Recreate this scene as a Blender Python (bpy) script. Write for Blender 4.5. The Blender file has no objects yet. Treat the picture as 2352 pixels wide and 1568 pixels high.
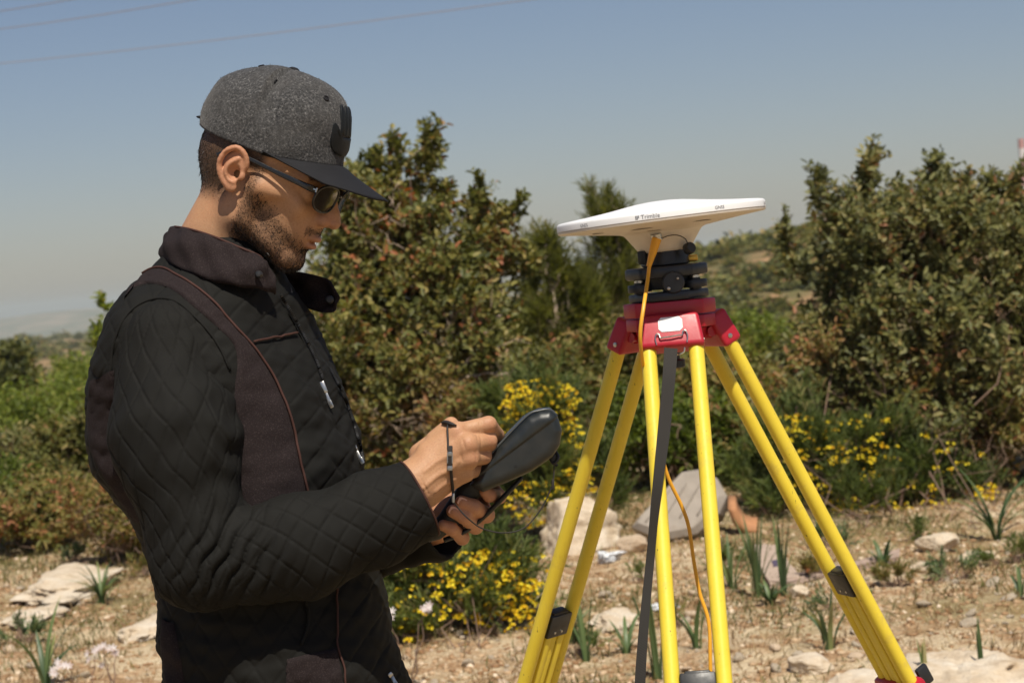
import bpy, bmesh, math, random
import numpy as np
from mathutils import Vector, Matrix
from mathutils.bvhtree import BVHTree

random.seed(7)
rng = np.random.default_rng(7)
sc = bpy.context.scene
col = sc.collection

# ------------------------------------------------------------------ camera, sky, sun, exposure
FPX = 4570.0                      # focal length in pixels of a 2352 px wide frame
CAM = np.array([0.0, 0.0, 1.5])
PITCH, ROLL = math.radians(1.986), math.radians(5.0)
_F = np.array([0, math.cos(PITCH), -math.sin(PITCH)])
_U0 = np.array([0, math.sin(PITCH), math.cos(PITCH)])
_R0 = np.array([1.0, 0, 0])
RT = math.cos(ROLL) * _R0 - math.sin(ROLL) * _U0
UP = math.cos(ROLL) * _U0 + math.sin(ROLL) * _R0
FW = _F
cd = bpy.data.cameras.new('camera')
cd.lens, cd.sensor_width = 36 * FPX / 2352, 36
cd.clip_start, cd.clip_end = 0.1, 20000
cd.dof.use_dof = True
cd.dof.focus_distance = 2.85
cd.dof.aperture_fstop = 11
cam = bpy.data.objects.new('camera', cd)
col.objects.link(cam)
m = Matrix.Identity(4)
for i in range(3):
    m[i][0], m[i][1], m[i][2], m[i][3] = RT[i], UP[i], -FW[i], CAM[i]
cam.matrix_world = m
sc.camera = cam

SUN_EL, SUN_AZ = math.radians(60), math.radians(14)       # azimuth: sun stands behind the camera, a little to its right
SDIR = np.array([math.sin(SUN_AZ) * math.cos(SUN_EL), -math.cos(SUN_AZ) * math.cos(SUN_EL), math.sin(SUN_EL)])
w = bpy.data.worlds.new('World')
sc.world = w
w.use_nodes = True
nt = w.node_tree
bg = nt.nodes['Background']
sky = nt.nodes.new('ShaderNodeTexSky')
sky.sky_type = 'NISHITA'
sky.sun_disc = False
sky.sun_elevation = SUN_EL
sky.sun_rotation = math.atan2(SDIR[0], SDIR[1])
sky.altitude = 0
sky.air_density = 1.0
sky.dust_density = .6
sky.ozone_density = 1.5
tint = nt.nodes.new('ShaderNodeMix'); tint.data_type = 'RGBA'; tint.blend_type = 'MULTIPLY'; tint.inputs[0].default_value = 1
tint.inputs[7].default_value = (1.0, .955, 1.04, 1)          # the camera's slightly violet rendering of the sky
nt.links.new(sky.outputs[0], tint.inputs[6]); nt.links.new(tint.outputs[2], bg.inputs[0])
bg.inputs[1].default_value = 0.063
sl = bpy.data.lights.new('sun', 'SUN')
sl.energy = 5.0
sl.angle = math.radians(0.53)
sl.color = (1.0, 0.925, 0.80)
so = bpy.data.objects.new('sun', sl)
col.objects.link(so)
so.rotation_euler = Vector(SDIR).to_track_quat('Z', 'Y').to_euler()
sc.view_settings.view_transform = 'Standard'
sc.view_settings.look = 'None'
sc.view_settings.gamma = 1
sc.view_settings.use_curve_mapping = False
sc.view_settings.exposure = 0.08
sc.cycles.use_denoising = True
sc.cycles.max_bounces = 6
sc.cycles.transparent_max_bounces = 8
sc.cycles.volume_bounces = 0

# ------------------------------------------------------------------ pixel <-> place
def at(px, py, d):
    return CAM + d * (FW + RT * ((px - 1176) / FPX) + UP * ((784 - py) / FPX))
def ray(px, py):
    v = FW + RT * ((px - 1176) / FPX) + UP * ((784 - py) / FPX)
    return v / np.linalg.norm(v)
def proj(P):
    v = np.asarray(P) - CAM
    d = v @ FW
    return 1176 + FPX * (v @ RT) / d, 784 - FPX * (v @ UP) / d, d

# ------------------------------------------------------------------ terrain height
def sst(a, b, x):
    t = np.clip((x - a) / (b - a), 0, 1)
    return t * t * (3 - 2 * t)
def wav(x, y, s, seed):
    r = np.random.default_rng(seed)
    o = 0
    for k in range(6):
        a, ph, f = r.uniform(0, 6.283), r.uniform(0, 6.283), r.uniform(.6, 1.7)
        o = o + np.sin((x * np.cos(a) + y * np.sin(a)) * f * 6.283 / s + ph)
    return o / 6
def H(x, y):
    x, y = np.asarray(x, float), np.asarray(y, float)
    near = 0.035 * wav(x, y, 2.3, 1) + 0.016 * wav(x, y, .7, 2) + 0.007 * wav(x, y, .23, 3)
    near = near * sst(3.8, 6.0, np.hypot(x, y))
    d = -0.5 * sst(13, 20, y) - 5.5 * sst(19, 62, y)
    hill = sst(88, 176, y - .12 * x + 5 * wav(x, y, 60, 5)) * sst(-48, 37, x - .04 * y) * 9.3 * (1 - .5 * sst(230, 420, y))
    far = -22 * sst(380, 2200, np.hypot(x, y))
    bump = sst(22, 70, np.abs(y)) * (0.7 * wav(x, y, 33, 6) + .3 * wav(x, y, 11, 7))
    return near + d + hill + far + bump
def gp(px, py):
    """ground point under a pixel"""
    v = ray(px, py)
    t = np.geomspace(4.0, 3000, 700)
    P = CAM + v * t[:, None]
    s = P[:, 2] - H(P[:, 0], P[:, 1])
    k = int(np.argmax(s < 0))
    f = s[k - 1] / (s[k - 1] - s[k] + 1e-12)
    p = P[k - 1] * (1 - f) + P[k] * f
    return np.array([p[0], p[1], float(H(p[0], p[1]))])

# ------------------------------------------------------------------ object helpers
BASE = {}
def tag(o, label=None, cat=None, group=None, kind=None):
    if label: o['label'] = label
    if cat: o['category'] = cat
    if group: o['group'] = group
    if kind: o['kind'] = kind
    return o
def thing(name, loc, label, cat, group=None):
    o = bpy.data.objects.new(name, None)
    o.empty_display_size = .1
    o.location = [float(v) for v in loc]
    col.objects.link(o)
    BASE[o] = np.array(loc, float)
    return tag(o, label, cat, group)
def mk(name, V, F, mat, parent=None, smooth=True, attrs=None, base=None):
    """one mesh object from world-space vertices"""
    V = np.asarray(V, float).reshape(-1, 3)
    b = BASE[parent] if parent is not None else (np.zeros(3) if base is None else np.asarray(base, float))
    V = V - b
    me = bpy.data.meshes.new(name)
    if isinstance(F, np.ndarray):
        n, k = F.shape
        me.vertices.add(len(V)); me.vertices.foreach_set('co', V.astype(np.float32).ravel())
        me.loops.add(n * k); me.loops.foreach_set('vertex_index', F.astype(np.int32).ravel())
        me.polygons.add(n)
        me.polygons.foreach_set('loop_start', np.arange(0, n * k, k, dtype=np.int32))
        me.update(calc_edges=True)
    else:
        me.from_pydata(V.tolist(), [], [list(map(int, f)) for f in F])
        me.update()
    if smooth:
        me.polygons.foreach_set('use_smooth', np.ones(len(me.polygons), dtype=bool))
    if attrs:
        for an, av in attrs.items():
            a = me.attributes.new(an, 'FLOAT', 'POINT')
            a.data.foreach_set('value', np.asarray(av, np.float32))
    if mat: me.materials.append(mat)
    o = bpy.data.objects.new(name, me)
    col.objects.link(o)
    BASE[o] = b
    if parent is not None:
        o.parent = parent
    else:
        o.location = b.tolist()
    return o

class G:
    """collects shapes for one mesh"""
    def __init__(s): s.v, s.f = [], []
    def add(s, V, F):
        n = len(s.v)
        s.v.extend([list(map(float, p)) for p in V])
        s.f.extend([[int(i) + n for i in f] for f in F])
        return s
    def box(s, c, ax, ay, az, bev=0.0):
        """c centre, ax ay az half-extent vectors; bevelled by chamfering corners"""
        c, ax, ay, az = [np.asarray(t, float) for t in (c, ax, ay, az)]
        bm = bmesh.new()
        bmesh.ops.create_cube(bm, size=2)
        L = [np.linalg.norm(t) for t in (ax, ay, az)]
        for v in bm.verts: v.co = (v.co.x * L[0], v.co.y * L[1], v.co.z * L[2])
        if bev > 0:
            bmesh.ops.bevel(bm, geom=list(bm.edges), offset=bev, segments=2, profile=.5, affect='EDGES')
        u = [ax / L[0], ay / L[1], az / L[2]]
        bm.verts.ensure_lookup_table()
        V = [c + u[0] * v.co.x + u[1] * v.co.y + u[2] * v.co.z for v in bm.verts]
        bm.verts.index_update()
        s.add(V, [[v.index for v in f.verts] for f in bm.faces])
        bm.free(); return s
    def tube(s, P, r, n=12, cap=True, flat=1.0, up=None):
        P = np.asarray(P, float); k = len(P)
        r = np.broadcast_to(np.asarray(r, float), (k,))
        T = np.gradient(P, axis=0); T /= np.linalg.norm(T, axis=1)[:, None] + 1e-12
        a = np.array(up, float) if up is not None else np.array([0.3, 0.2, 0.93])
        if abs(a @ T[0]) > .97: a = np.array([1.0, .1, 0])
        V = []
        for i in range(k):
            e1 = a - (a @ T[i]) * T[i]; e1 /= np.linalg.norm(e1) + 1e-12
            e2 = np.cross(T[i], e1)
            if up is None: a = e1
            for j in range(n):
                t = 2 * math.pi * j / n
                V.append(P[i] + r[i] * (math.cos(t) * e1 * flat + math.sin(t) * e2))
        Fs = [[i * n + j, i * n + (j + 1) % n, (i + 1) * n + (j + 1) % n, (i + 1) * n + j] for i in range(k - 1) for j in range(n)]
        if cap:
            Fs.append(list(range(n))[::-1]); Fs.append([(k - 1) * n + j for j in range(n)])
        return s.add(V, Fs)
    def lathe(s, prof, c, ax=(0, 0, 1), n=48, cap=True, fx=None):
        """prof: (radius, height) along axis"""
        ax = np.asarray(ax, float); ax /= np.linalg.norm(ax); c = np.asarray(c, float)
        e1 = np.cross(ax, [0.0, 1, 0.05]); e1 /= np.linalg.norm(e1); e2 = np.cross(ax, e1)
        V, k = [], len(prof)
        for (r, z) in prof:
            for j in range(n):
                t = 2 * math.pi * j / n
                rr = r * (fx(t) if fx else 1)
                V.append(c + ax * z + rr * (math.cos(t) * e1 + math.sin(t) * e2))
        Fs = [[i * n + j, i * n + (j + 1) % n, (i + 1) * n + (j + 1) % n, (i + 1) * n + j] for i in range(k - 1) for j in range(n)]
        if cap:
            if prof[0][0] > 1e-6: Fs.append(list(range(n))[::-1])
            if prof[-1][0] > 1e-6: Fs.append([(k - 1) * n + j for j in range(n)])
        return s.add(V, Fs)
    def ball(s, c, r, n=10):
        prof = [(math.sin(math.pi * i / n) , -math.cos(math.pi * i / n)) for i in range(n + 1)]
        r = np.broadcast_to(np.asarray(r, float), (3,))
        V = []; m_ = 2 * n
        for (q, z) in prof:
            for j in range(m_):
                t = 2 * math.pi * j / m_
                V.append(np.asarray(c) + np.array([q * math.cos(t) * r[0], q * math.sin(t) * r[1], z * r[2]]))
        return s.add(V, [[i * m_ + j, i * m_ + (j + 1) % m_, (i + 1) * m_ + (j + 1) % m_, (i + 1) * m_ + j] for i in range(n) for j in range(m_)])
    def prism(s, poly, d0, d1):
        """poly: list of 3D points; d0,d1 offset vectors of the two faces"""
        n = len(poly); A = [np.asarray(p) + d0 for p in poly]; B = [np.asarray(p) + d1 for p in poly]
        return s.add(A + B, [list(range(n))[::-1], list(range(n, 2 * n))] + [[i, (i + 1) % n, n + (i + 1) % n, n + i] for i in range(n)])
    def out(s, name, mat, parent=None, smooth=True, fix=True, sharp=35, base=None):
        o = mk(name, s.v, s.f, mat, parent, smooth, base=base)
        if fix:
            bm = bmesh.new(); bm.from_mesh(o.data)
            bmesh.ops.remove_doubles(bm, verts=bm.verts, dist=1e-6)
            bmesh.ops.recalc_face_normals(bm, faces=bm.faces)
            if smooth:
                for e in bm.edges:
                    if len(e.link_faces) == 2 and e.calc_face_angle(0) > math.radians(sharp): e.smooth = False
            bm.to_mesh(o.data); bm.free()
        return o

def spline(P, n):
    """Catmull-Rom resample of control points (any dimension) to n points"""
    P = np.asarray(P, float); k = len(P)
    Q = np.vstack([2 * P[0] - P[1], P, 2 * P[-1] - P[-2]])
    o = []
    for t in np.linspace(0, k - 1 - 1e-9, n):
        i = int(t); u = t - i
        a, b, c, d = Q[i], Q[i + 1], Q[i + 2], Q[i + 3]
        o.append(.5 * (2 * b + (c - a) * u + (2 * a - 5 * b + 4 * c - d) * u * u + (3 * b - a - 3 * c + d) * u ** 3))
    return np.array(o)
def lerpn(P, n):
    P = np.asarray(P, float); L = np.r_[0, np.cumsum(np.linalg.norm(np.diff(P, axis=0), axis=1))]
    return np.stack([np.interp(np.linspace(0, L[-1], n), L, P[:, i]) for i in range(P.shape[1])], 1)

# ------------------------------------------------------------------ materials
def nodes(name):
    mt = bpy.data.materials.new(name); mt.use_nodes = True
    n = mt.node_tree
    return mt, n, n.nodes['Principled BSDF']
def mixrgb(n, fac, a, b):
    x = n.nodes.new('ShaderNodeMix'); x.data_type = 'RGBA'
    for sck, val in ((x.inputs[0], fac), (x.inputs[6], a), (x.inputs[7], b)):
        if hasattr(val, 'is_output'): n.links.new(val, sck)
        elif isinstance(val, (int, float)): sck.default_value = val
        else: sck.default_value = (*val[:3], 1)
    return x.outputs[2]
def noise(n, scale, detail=4, rough=.55, coord='Object', vec=None):
    t = n.nodes.new('ShaderNodeTexNoise'); t.inputs['Scale'].default_value = scale
    t.inputs['Detail'].default_value = detail; t.inputs['Roughness'].default_value = rough
    if vec is None:
        tc = n.nodes.new('ShaderNodeTexCoord'); vec = tc.outputs[coord]
    n.links.new(vec, t.inputs['Vector'])
    return t.outputs['Fac']
def ramp(n, fac, stops):
    r = n.nodes.new('ShaderNodeValToRGB'); n.links.new(fac, r.inputs[0])
    e = r.color_ramp.elements
    while len(e) < len(stops): e.new(.5)
    for i, (p, c) in enumerate(stops):
        e[i].position = p; e[i].color = (*c[:3], 1) if not isinstance(c, (int, float)) else (c, c, c, 1)
    return r.outputs[0]
def bump(n, b, h, strength=.3, dist=.002):
    x = n.nodes.new('ShaderNodeBump'); x.inputs['Strength'].default_value = strength; x.inputs['Distance'].default_value = dist
    n.links.new(h, x.inputs['Height']); n.links.new(x.outputs[0], b.inputs['Normal'])
    return x
def attr(n, name):
    a = n.nodes.new('ShaderNodeAttribute'); a.attribute_name = name
    return a.outputs['Fac']
def M(name, c, rough=.5, var=.12, scale=40, metal=0, bumpk=.0, bscale=300, dirt=None, spec=.5, coat=0):
    """plain procedural surface: a base colour with slight mottling, optional fine relief and grime"""
    mt, n, b = nodes(name)
    c = np.array(c, float)
    f = noise(n, scale)
    o = mixrgb(n, f, np.clip(c * (1 - var), 0, 1), np.clip(c * (1 + var), 0, 1))
    if dirt is not None:
        d = noise(n, scale * .35, 6, .65)
        o = mixrgb(n, ramp(n, d, [(.52, 0.0), (.68, dirt[3])]), o, dirt[:3])
    n.links.new(o, b.inputs['Base Color'])
    rr = ramp(n, noise(n, scale * 1.7), [(.3, max(.02, rough - .08)), (.7, min(1, rough + .08))])
    n.links.new(rr, b.inputs['Roughness'])
    b.inputs['Metallic'].default_value = metal
    b.inputs['Specular IOR Level'].default_value = spec
    b.inputs['Coat Weight'].default_value = coat
    if bumpk: bump(n, b, noise(n, bscale, 3), bumpk, .001)
    return mt

def leafmat(name, stops, trans=.35, rough=.45, spec=.5):
    mt, n, b = nodes(name)
    c = ramp(n, attr(n, 'lc'), stops)
    n.links.new(c, b.inputs['Base Color'])
    b.inputs['Roughness'].default_value = rough
    b.inputs['Specular IOR Level'].default_value = spec
    t = n.nodes.new('ShaderNodeBsdfTranslucent')
    hs = n.nodes.new('ShaderNodeHueSaturation'); hs.inputs['Saturation'].default_value = 1.15; hs.inputs['Value'].default_value = 1.1
    n.links.new(c, hs.inputs['Color']); n.links.new(hs.outputs[0], t.inputs[0])
    mx = n.nodes.new('ShaderNodeMixShader'); mx.inputs[0].default_value = trans
    n.links.new(b.outputs[0], mx.inputs[1]); n.links.new(t.outputs[0], mx.inputs[2])
    n.links.new(mx.outputs[0], n.nodes['Material Output'].inputs['Surface'])
    return mt

# ------------------------------------------------------------------ signed-distance shapes -> one continuous surface
def smin(a, b, k):
    h = np.clip(.5 + .5 * (b - a) / k, 0, 1)
    return b + (a - b) * h - k * h * (1 - h)
def smax(a, b, k): return -smin(-a, -b, k)
def sph(p, c, r): return np.linalg.norm(p - np.asarray(c, float), axis=1) - r
def ell(p, c, r):
    q = (p - np.asarray(c, float)) / np.asarray(r, float)
    k0 = np.linalg.norm(q, axis=1); k1 = np.linalg.norm(q / np.asarray(r, float), axis=1) + 1e-9
    return k0 * (k0 - 1) / k1
def cap(p, a, b, ra, rb):
    a, b = np.asarray(a, float), np.asarray(b, float); ab = b - a
    t = np.clip(((p - a) @ ab) / (ab @ ab), 0, 1)
    return np.linalg.norm(p - a - t[:, None] * ab, axis=1) - (ra + (rb - ra) * t)
def chain(p, pts, rs, k):
    o = None
    for i in range(len(pts) - 1):
        d = cap(p, pts[i], pts[i + 1], rs[i], rs[i + 1])
        o = d if o is None else smin(o, d, k)
    return o
def iso(f, lo, hi, h, cf=4):
    lo, hi = np.asarray(lo, float), np.asarray(hi, float)
    n = (np.ceil((hi - lo) / (h * cf)).astype(int)) * cf + 1
    cn = (n - 1) // cf + 1
    g = np.stack(np.meshgrid(*[lo[i] + np.arange(cn[i]) * h * cf for i in range(3)], indexing='ij'), -1).reshape(-1, 3)
    cv = f(g).reshape(cn)
    V = np.empty(n, np.float32); idx = [np.clip((np.arange(n[i]) + cf // 2) // cf, 0, cn[i] - 1) for i in range(3)]
    V = cv[np.ix_(*idx)].astype(np.float32)
    mask = np.abs(V) < h * cf * 1.9
    ii = np.argwhere(mask)
    out = np.empty(len(ii), np.float32)
    for s in range(0, len(ii), 400000):
        out[s:s + 400000] = f(lo + ii[s:s + 400000] * h)
    V[mask] = out
    S = V < 0
    cs = np.zeros(n - 1, np.int8)
    for dx in (0, 1):
        for dy in (0, 1):
            for dz in (0, 1):
                cs += S[dx:n[0] - 1 + dx, dy:n[1] - 1 + dy, dz:n[2] - 1 + dz]
    act = (cs > 0) & (cs < 8)
    cells = np.argwhere(act)
    vid = -np.ones(n - 1, np.int64); vid[act] = np.arange(len(cells))
    acc = np.zeros((len(cells), 3)); cnt = np.zeros(len(cells))
    C = [(a, b, c) for a in (0, 1) for b in (0, 1) for c in (0, 1)]
    for A in C:
        for ax in range(3):
            if A[ax]: continue
            B = list(A); B[ax] = 1
            va = V[cells[:, 0] + A[0], cells[:, 1] + A[1], cells[:, 2] + A[2]]
            vb = V[cells[:, 0] + B[0], cells[:, 1] + B[1], cells[:, 2] + B[2]]
            c = (va < 0) != (vb < 0)
            t = np.where(c, va / np.where(va - vb == 0, 1, va - vb), 0)
            P = np.tile(np.array(A, float), (len(cells), 1)); P[:, ax] += t
            acc[c] += P[c]; cnt[c] += 1
    verts = lo + (cells + acc / cnt[:, None]) * h
    Fs = []
    for ax in range(3):
        sl0 = [slice(None)] * 3; sl1 = [slice(None)] * 3
        sl0[ax] = slice(0, -1); sl1[ax] = slice(1, None)
        a, b = S[tuple(sl0)], S[tuple(sl1)]
        e = np.argwhere(a != b)
        o1, o2 = (ax + 1) % 3, (ax + 2) % 3
        ok = (e[:, o1] > 0) & (e[:, o2] > 0) & (e[:, o1] < n[o1] - 1) & (e[:, o2] < n[o2] - 1)
        e = e[ok]
        def vi(d1, d2):
            q = e.copy(); q[:, o1] += d1; q[:, o2] += d2
            return vid[q[:, 0], q[:, 1], q[:, 2]]
        q = np.stack([vi(-1, -1), vi(0, -1), vi(0, 0), vi(-1, 0)], 1)
        fl = ~a[e[:, 0], e[:, 1], e[:, 2]]
        q[fl] = q[fl][:, ::-1]
        Fs.append(q)
    Fq = np.vstack(Fs)
    Fq = Fq[(Fq >= 0).all(1)]
    return verts, Fq
def vnormals(V, F):
    nrm = np.cross(V[F[:, 2]] - V[F[:, 0]], V[F[:, -1]] - V[F[:, 1]])
    o = np.zeros_like(V)
    for k in range(F.shape[1]): np.add.at(o, F[:, k], nrm)
    return o / (np.linalg.norm(o, axis=1)[:, None] + 1e-12)
def sample_faces(V, F, n, wgt=None, r=None):
    r = r or rng
    a = np.linalg.norm(np.cross(V[F[:, 2]] - V[F[:, 0]], V[F[:, -1]] - V[F[:, 1]]), axis=1)
    if wgt is not None: a = a * wgt[F].mean(1)
    i = r.choice(len(F), n, p=a / a.sum())
    u, v = r.random(n)[:, None], r.random(n)[:, None]
    Q = V[F[i]]
    return (Q[:, 0] * (1 - u) + Q[:, 1] * u) * (1 - v) + (Q[:, -1] * (1 - u) + Q[:, 2] * u) * v, i
def strands(P, D, L, W, bend=None):
    """short hairs: slim pointed triangles"""
    n = len(P)
    S = np.cross(D, -FW + .3 * rng.normal(size=(n, 3))); S /= np.linalg.norm(S, axis=1)[:, None] + 1e-9
    V = np.empty((n, 3, 3)); W = np.broadcast_to(W, (n,))[:, None]; L = np.broadcast_to(L, (n,))[:, None]
    V[:, 0] = P - S * W / 2; V[:, 1] = P + S * W / 2; V[:, 2] = P + D * L
    return V.reshape(-1, 3), np.arange(n * 3).reshape(n, 3)
# ------------------------------------------------------------------ ground
def ground():
    mt, n, b = nodes('stony_soil')
    tc = n.nodes.new('ShaderNodeTexCoord').outputs['Object']
    big = noise(n, .55, 5, .6, vec=tc); mid = noise(n, 5, 6, .62, vec=tc); fine = noise(n, 55, 5, .7, vec=tc)
    soil = ramp(n, fine, [(.3, (.20, .105, .048)), (.5, (.40, .245, .13)), (.66, (.57, .41, .25))])
    pale = ramp(n, fine, [(.3, (.41, .295, .165)), (.6, (.69, .565, .38))])
    c = mixrgb(n, ramp(n, mid, [(.42, 0.0), (.56, 1.0)]), soil, pale)
    moss = ramp(n, fine, [(.3, (.13, .11, .035)), (.7, (.34, .26, .11))])
    c = mixrgb(n, ramp(n, big, [(.46, 0.0), (.60, .75)]), c, moss)
    # far off: red earth between scrub
    sep = n.nodes.new('ShaderNodeSeparateXYZ'); n.links.new(tc, sep.inputs[0])
    ln = n.nodes.new('ShaderNodeVectorMath'); ln.operation = 'LENGTH'; n.links.new(tc, ln.inputs[0])
    mr = n.nodes.new('ShaderNodeMapRange'); mr.inputs[1].default_value = 22; mr.inputs[2].default_value = 60
    n.links.new(ln.outputs['Value'], mr.inputs[0])
    f1 = noise(n, .22, 6, .6, vec=tc)
    farc = ramp(n, f1, [(.38, (.10, .105, .035)), (.52, (.20, .15, .07)), (.61, (.40, .23, .12)), (.74, (.52, .34, .21))])
    c = mixrgb(n, mr.outputs[0], c, farc)
    mr2 = n.nodes.new('ShaderNodeMapRange'); mr2.inputs[1].default_value = 450; mr2.inputs[2].default_value = 1300
    n.links.new(ln.outputs['Value'], mr2.inputs[0])
    c = mixrgb(n, mr2.outputs[0], c, (.17, .15, .085))
    n.links.new(c, b.inputs['Base Color'])
    b.inputs['Roughness'].default_value = .95; b.inputs['Specular IOR Level'].default_value = .15
    v = n.nodes.new('ShaderNodeTexVoronoi'); v.inputs['Scale'].default_value = 38; n.links.new(tc, v.inputs['Vector'])
    mx = n.nodes.new('ShaderNodeMath'); mx.operation = 'SUBTRACT'; n.links.new(fine, mx.inputs[0]); n.links.new(v.outputs['Distance'], mx.inputs[1])
    bump(n, b, mx.outputs[0], .8, .02)
    ang = np.r_[np.linspace(-22, 22, 440), np.linspace(22.5, 337.5, 190)] * math.pi / 180
    rad = np.r_[0.0, np.linspace(.8, 4.5, 18), np.geomspace(4.6, 16, 330), np.geomspace(16.3, 4000, 190)]
    A, Rr = np.meshgrid(ang, rad)
    X, Y = Rr * np.sin(A), Rr * np.cos(A)
    Z = H(X, Y)
    V = np.stack([X, Y, Z], -1).reshape(-1, 3)
    na, nr = len(ang), len(rad)
    i, j = np.meshgrid(np.arange(nr - 1), np.arange(na), indexing='ij')
    j2 = (j + 1) % na
    F = np.stack([i * na + j, (i + 1) * na + j, (i + 1) * na + j2, i * na + j2], -1).reshape(-1, 4)[:, ::-1]
    tag(mk('ground', V, F, mt), kind='structure')

def hills():
    mt, n, b = nodes('hill_scrub')
    f = noise(n, .02, 6, .6)
    n.links.new(ramp(n, f, [(.4, (.10, .105, .05)), (.6, (.25, .19, .12))]), b.inputs['Base Color'])
    b.inputs['Roughness'].default_value = 1
    def ridge(name, x0, x1, y, prof, depth, zb):
        xs = np.linspace(x0, x1, 240); ts = np.linspace(0, 1, 24)
        V = []
        for t in ts:
            for x in xs:
                top = prof(x)
                z = zb + (top - zb) * math.sin(min(1, t * 1.6) * math.pi / 2) * (1 if t < .62 else 1 - (t - .62) / .38 * .5)
                V.append((x, y + depth * t + 60 * math.sin(x * .004), z + 2.0 * math.sin(x * .021 + t * 7) * math.sin(t * 3.14) ))
        V = np.array(V); nx = len(xs)
        i, j = np.meshgrid(np.arange(len(ts) - 1), np.arange(nx - 1), indexing='ij')
        F = np.stack([i * nx + j, i * nx + j + 1, (i + 1) * nx + j + 1, (i + 1) * nx + j], -1).reshape(-1, 4)
        tag(mk(name, V, F, mt), kind='structure')
    ridge('distant_hills', -2600, 2600, 2700, lambda x: 1.0 + 4 * math.sin(x * .0021 + 1) + 2.2 * math.sin(x * .0067), 900, -34)
    ridge('nearer_ridge', -900, 250, 1700, lambda x: -32 + 31 * math.exp(-((x + 265) / 135.0) ** 2) + 1.2 * math.sin(x * .03), 500, -34)
ground()
hills()

# ------------------------------------------------------------------ vegetation kit
def leafgeo(P, D, N, L, W, fold=.25, droop=.12):
    n = len(P)
    L = np.broadcast_to(L, (n,))[:, None]; W = np.broadcast_to(W, (n,))[:, None]
    D = D / (np.linalg.norm(D, axis=1)[:, None] + 1e-9)
    S = np.cross(D, N); S /= np.linalg.norm(S, axis=1)[:, None] + 1e-9
    N2 = np.cross(S, D)
    V = np.empty((n, 6, 3))
    V[:, 0] = P
    V[:, 1] = P + D * L * .36 + S * W * .5 + N2 * W * fold
    V[:, 2] = P + D * L * .36 - S * W * .5 + N2 * W * fold
    V[:, 3] = P + D * L * .74 + S * W * .38 + N2 * (W * fold - L * droop * .5)
    V[:, 4] = P + D * L * .74 - S * W * .38 + N2 * (W * fold - L * droop * .5)
    V[:, 5] = P + D * L - N2 * L * droop
    b = np.arange(n)[:, None] * 6
    F = np.concatenate([b + [0, 2, 4, 5], b + [0, 5, 3, 1]], 0)
    return V.reshape(-1, 3), F
def rdir(n, r):
    v = r.normal(size=(n, 3)); return v / np.linalg.norm(v, axis=1)[:, None]

MAST = [(0.0, (0.038, 0.049, 0.013)), (.28, (0.098, 0.110, 0.027)), (.50, (0.164, 0.168, 0.043)), (.68, (0.276, 0.250, 0.069)), (.82, (0.350, 0.260, 0.086)), (.91, (0.276, 0.128, 0.047)), (1.0, (0.403, 0.143, 0.062))]
mat_mastic = leafmat('mastic_leaf', MAST, .34, .5, .35)
mat_olive = leafmat('olive_leaf', [(0, (0.048, 0.057, 0.020)), (.33, (0.133, 0.143, 0.048)), (.58, (0.233, 0.230, 0.078)), (.78, (0.339, 0.275, 0.101)), (.92, (0.254, 0.153, 0.070)), (1, (0.360, 0.163, 0.078))], .34, .5, .35)
mat_lime = leafmat('bright_shrub_leaf', [(0, (0.064, 0.092, 0.016)), (.5, (0.164, 0.209, 0.033)), (.85, (0.276, 0.316, 0.058)), (1, (0.350, 0.286, 0.078))], .45, .5, .3)
mat_dry = leafmat('dry_scrub_leaf', [(0, (0.080, 0.082, 0.022)), (.3, (0.148, 0.158, 0.039)), (.55, (0.244, 0.219, 0.062)), (.75, (0.329, 0.230, 0.086)), (.9, (0.350, 0.184, 0.078)), (1, (0.403, 0.173, 0.086))], .4, .55, .3)
mat_needle = leafmat('needle_leaf', [(0, (0.068, 0.081, 0.018)), (.5, (0.170, 0.180, 0.037)), (.85, (0.254, 0.243, 0.061)), (1, (0.306, 0.243, 0.091))], .5, .55, .3)
mat_broom = leafmat('broom_leaf', [(0, (0.048, 0.069, 0.022)), (.5, (0.122, 0.163, 0.043)), (.85, (0.223, 0.255, 0.070)), (1, (0.329, 0.286, 0.109))], .42, .55, .3)
mat_strap = leafmat('strap_leaf', [(0, (.045, .075, .03)), (.45, (.085, .14, .055)), (.75, (.16, .22, .08)), (.9, (.28, .30, .11)), (1, (.45, .38, .19))], .3, .45)
mat_petal = leafmat('yellow_petal', [(0, (.66, .36, .008)), (.45, (.84, .64, .012)), (1, (.9, .78, .05))], .35, .6)
mat_white_petal = leafmat('white_petal', [(0, (.66, .54, .52)), (1, (.86, .82, .81))], .4, .6)
mat_bark = M('pale_bark', (.24, .17, .12), .9, .35, 60, bumpk=.5, bscale=120)
mat_twig = M('brown_twig', (.20, .13, .09), .9, .3, 60)
mat_grey_twig = M('bleached_twig', (.42, .32, .24), .9, .3, 60)

def clumpvals(P, r, s=.35):
    """patchy colour over the crown: clumps of older or younger leaves"""
    a = np.zeros(len(P))
    for k in range(5):
        d = r.normal(size=3); d /= np.linalg.norm(d)
        a += np.sin(P @ d * 6.283 / (s * r.uniform(.6, 1.5)) + r.uniform(0, 6.283))
    return a / 5

def branchy(P0, P1, r0, r1, r, k=7, wob=.06):
    t = np.linspace(0, 1, k)[:, None]
    L = np.linalg.norm(np.subtract(P1, P0))
    Q = np.asarray(P0) * (1 - t) + np.asarray(P1) * t
    off = r.normal(size=(k, 3)) * wob * L; off[0] = 0; off[-1] *= .3
    Q = Q + off
    Q[:, 2] += np.sin(t[:, 0] * 3.14) * .05 * L
    return Q, np.linspace(r0, r1, k)

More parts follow.
